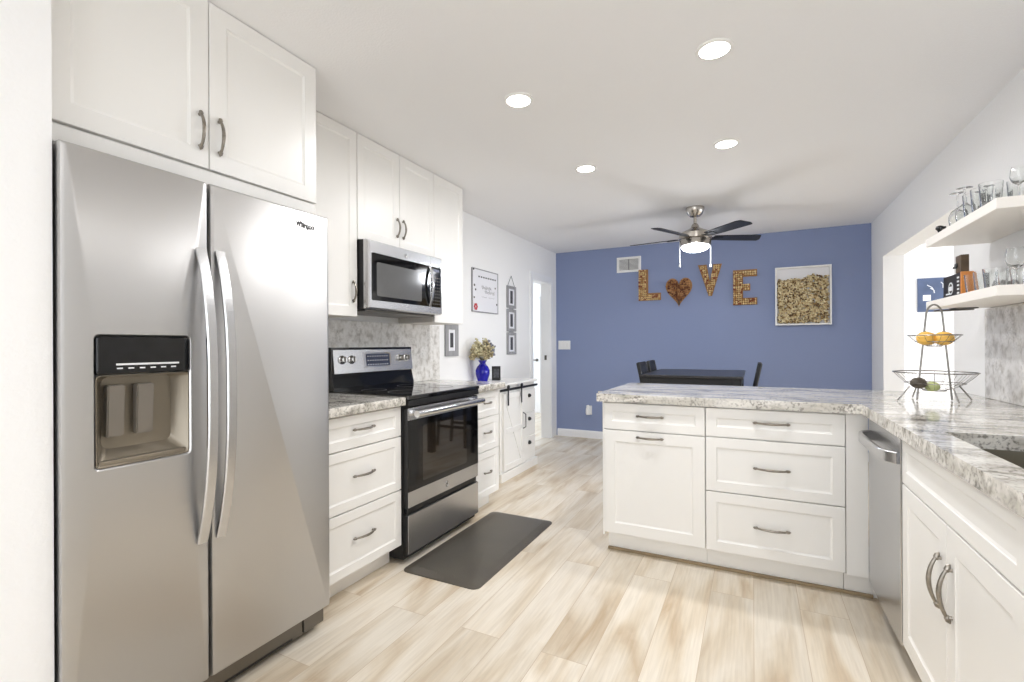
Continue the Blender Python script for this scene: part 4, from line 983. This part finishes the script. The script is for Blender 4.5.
# three-frame hanger
t = thing('hanging_frames', 'column of three grey picture frames hanging from a cord on the left wall', 'picture frame', (XW + .01, 4.58, 1.09))
link('cord', tube(B(), [V(XW + .008, 4.50, 1.825), V(XW + .008, 4.58, 1.935), V(XW + .008, 4.66, 1.825)], .0022, 6), 'black', t)
for i in range(3):
    z0 = 1.092 + i * .248
    f = link('frame', rings(B(), ml, [(4.478, 4.685, z0, z0 + .236, .002, .001), (4.478, 4.685, z0, z0 + .236, .002, .016), (4.512, 4.651, z0 + .03, z0 + .206, .002, .016), (4.512, 4.651, z0 + .03, z0 + .206, .002, .008)], k=1, cap0=False), 'greyframe', t)
    mt_ = link('mount_card', box(B(), XW + .0082, XW + .0095, 4.513, 4.650, z0 + .031, z0 + .205), 'paper', f)
    link('print', box(B(), XW + .0096, XW + .0104, 4.553, 4.612, z0 + .05, z0 + .186), 'photo', f)
    if i: link('hinge', box(B(), XW + .006, XW + .010, 4.53, 4.63, z0 - .013, z0 + .001), 'greyframe', f)
t = thing('wall_frame', 'small grey framed print on the left wall right under the end wall cabinet', 'picture frame', (XW + .01, 3.44, 1.10))
f = link('frame', rings(B(), ml, [(3.342, 3.535, 1.10, 1.375, .002, .001), (3.342, 3.535, 1.10, 1.375, .002, .016), (3.385, 3.492, 1.145, 1.33, .002, .016), (3.385, 3.492, 1.145, 1.33, .002, .008)], k=1, cap0=False), 'greyframe', t)
link('mount_card', box(B(), XW + .0082, XW + .0095, 3.386, 3.491, 1.146, 1.329), 'paper', f)
link('print', box(B(), XW + .0096, XW + .0104, 3.415, 3.463, 1.175, 1.30), 'photo', f)
# vase with dried flowers on the farmhouse cabinet
VX, VY = -2.205, 3.785
t = tag(link('vase', lathe(B(), [(a * 1.22, b * 1.2) for a, b in [(.0005, 0), (.034, 0), (.036, .006), (.044, .03), (.053, .06), (.053, .09), (.042, .118), (.024, .135), (.022, .145), (.030, .160), (.034, .166), (.031, .166), (.020, .146), (.040, .115), (.049, .09), (.049, .06), (.032, .01), (.0005, .008)]], (VX, VY, HZ + .0005), 32, cap=False, wob=lambda k, n: 1 + .02 * math.cos(k * PI / 2)), 'blueglass', smooth=True), 'cobalt blue glass vase on the white farmhouse cabinet', 'vase')
t = thing('dried_flowers', 'bouquet of tan and grey dried flowers standing in the blue vase', 'flowers', (VX, VY, HZ + .15))
rnd = random.Random(11); bs = B(); tips = []
for i in range(60):
    a = rnd.uniform(0, 2 * PI); s = rnd.uniform(.1, 1) ** .6; top = V(VX + .06 * s * math.cos(a), VY + .17 * s * math.sin(a), HZ + .235 + .15 * rnd.random() * (1.2 - .7 * s))
    if top.x < XW + .03: top.x = XW + .03
    tube(bs, [V(VX + .008 * math.cos(a), VY + .008 * math.sin(a), HZ + .13), V(VX + .012 * math.cos(a), VY + .014 * math.sin(a), HZ + .20), (top + V(VX, VY, HZ + .2)) * .5, top], .0013, 5); tips.append(top)
link('stems', bs, 'stem', t)
for nm, mtl, sel in (('tan_blossoms', 'petal_tan', 0), ('cream_blossoms', 'petal_cream', 1), ('grey_blossoms', 'petal_grey', 2)):
    bm = B()
    for i, p in enumerate(tips):
        k = 2 if p.y > VY + .075 else (i % 2)
        if k != sel: continue
        for q in range(9):
            c = p + V(max(rnd.uniform(-.022, .022), XW + .014 - p.x), rnd.uniform(-.026, .026), rnd.uniform(-.026, .026))
            blob(bm, c, rnd.uniform(.007, .015), 1, .5, 3)
    if len(bm.verts): stuff(link(nm, bm, mtl, t))
    else: bm.free()
t = thing('photo_frame', 'small black standing photo frame beside the blue vase', 'picture frame', (-2.20, 4.03, HZ + .0005))
rmx = Matrix.Translation((-2.20, 4.035, HZ + .0005)) @ Matrix.Rotation(math.radians(-55), 4, 'Z')
def lp(name, x0, x1, y0, y1, z0, z1, mt, par, bev=.002):
    bm = B(); b2 = bmesh.new(); box(b2, x0, x1, y0, y1, z0, z1, bev); merge(bm, b2, rmx); return link(name, bm, mt, par)
f = lp('frame', -.012, .0, -.042, .042, 0, .135, 'black', t); lp('picture', .0003, .0013, -.026, .026, .025, .11, 'photo', f, 0)
lp('easel_back', -.045, -.0125, -.01, .01, 0, .006, 'black', t, .001)
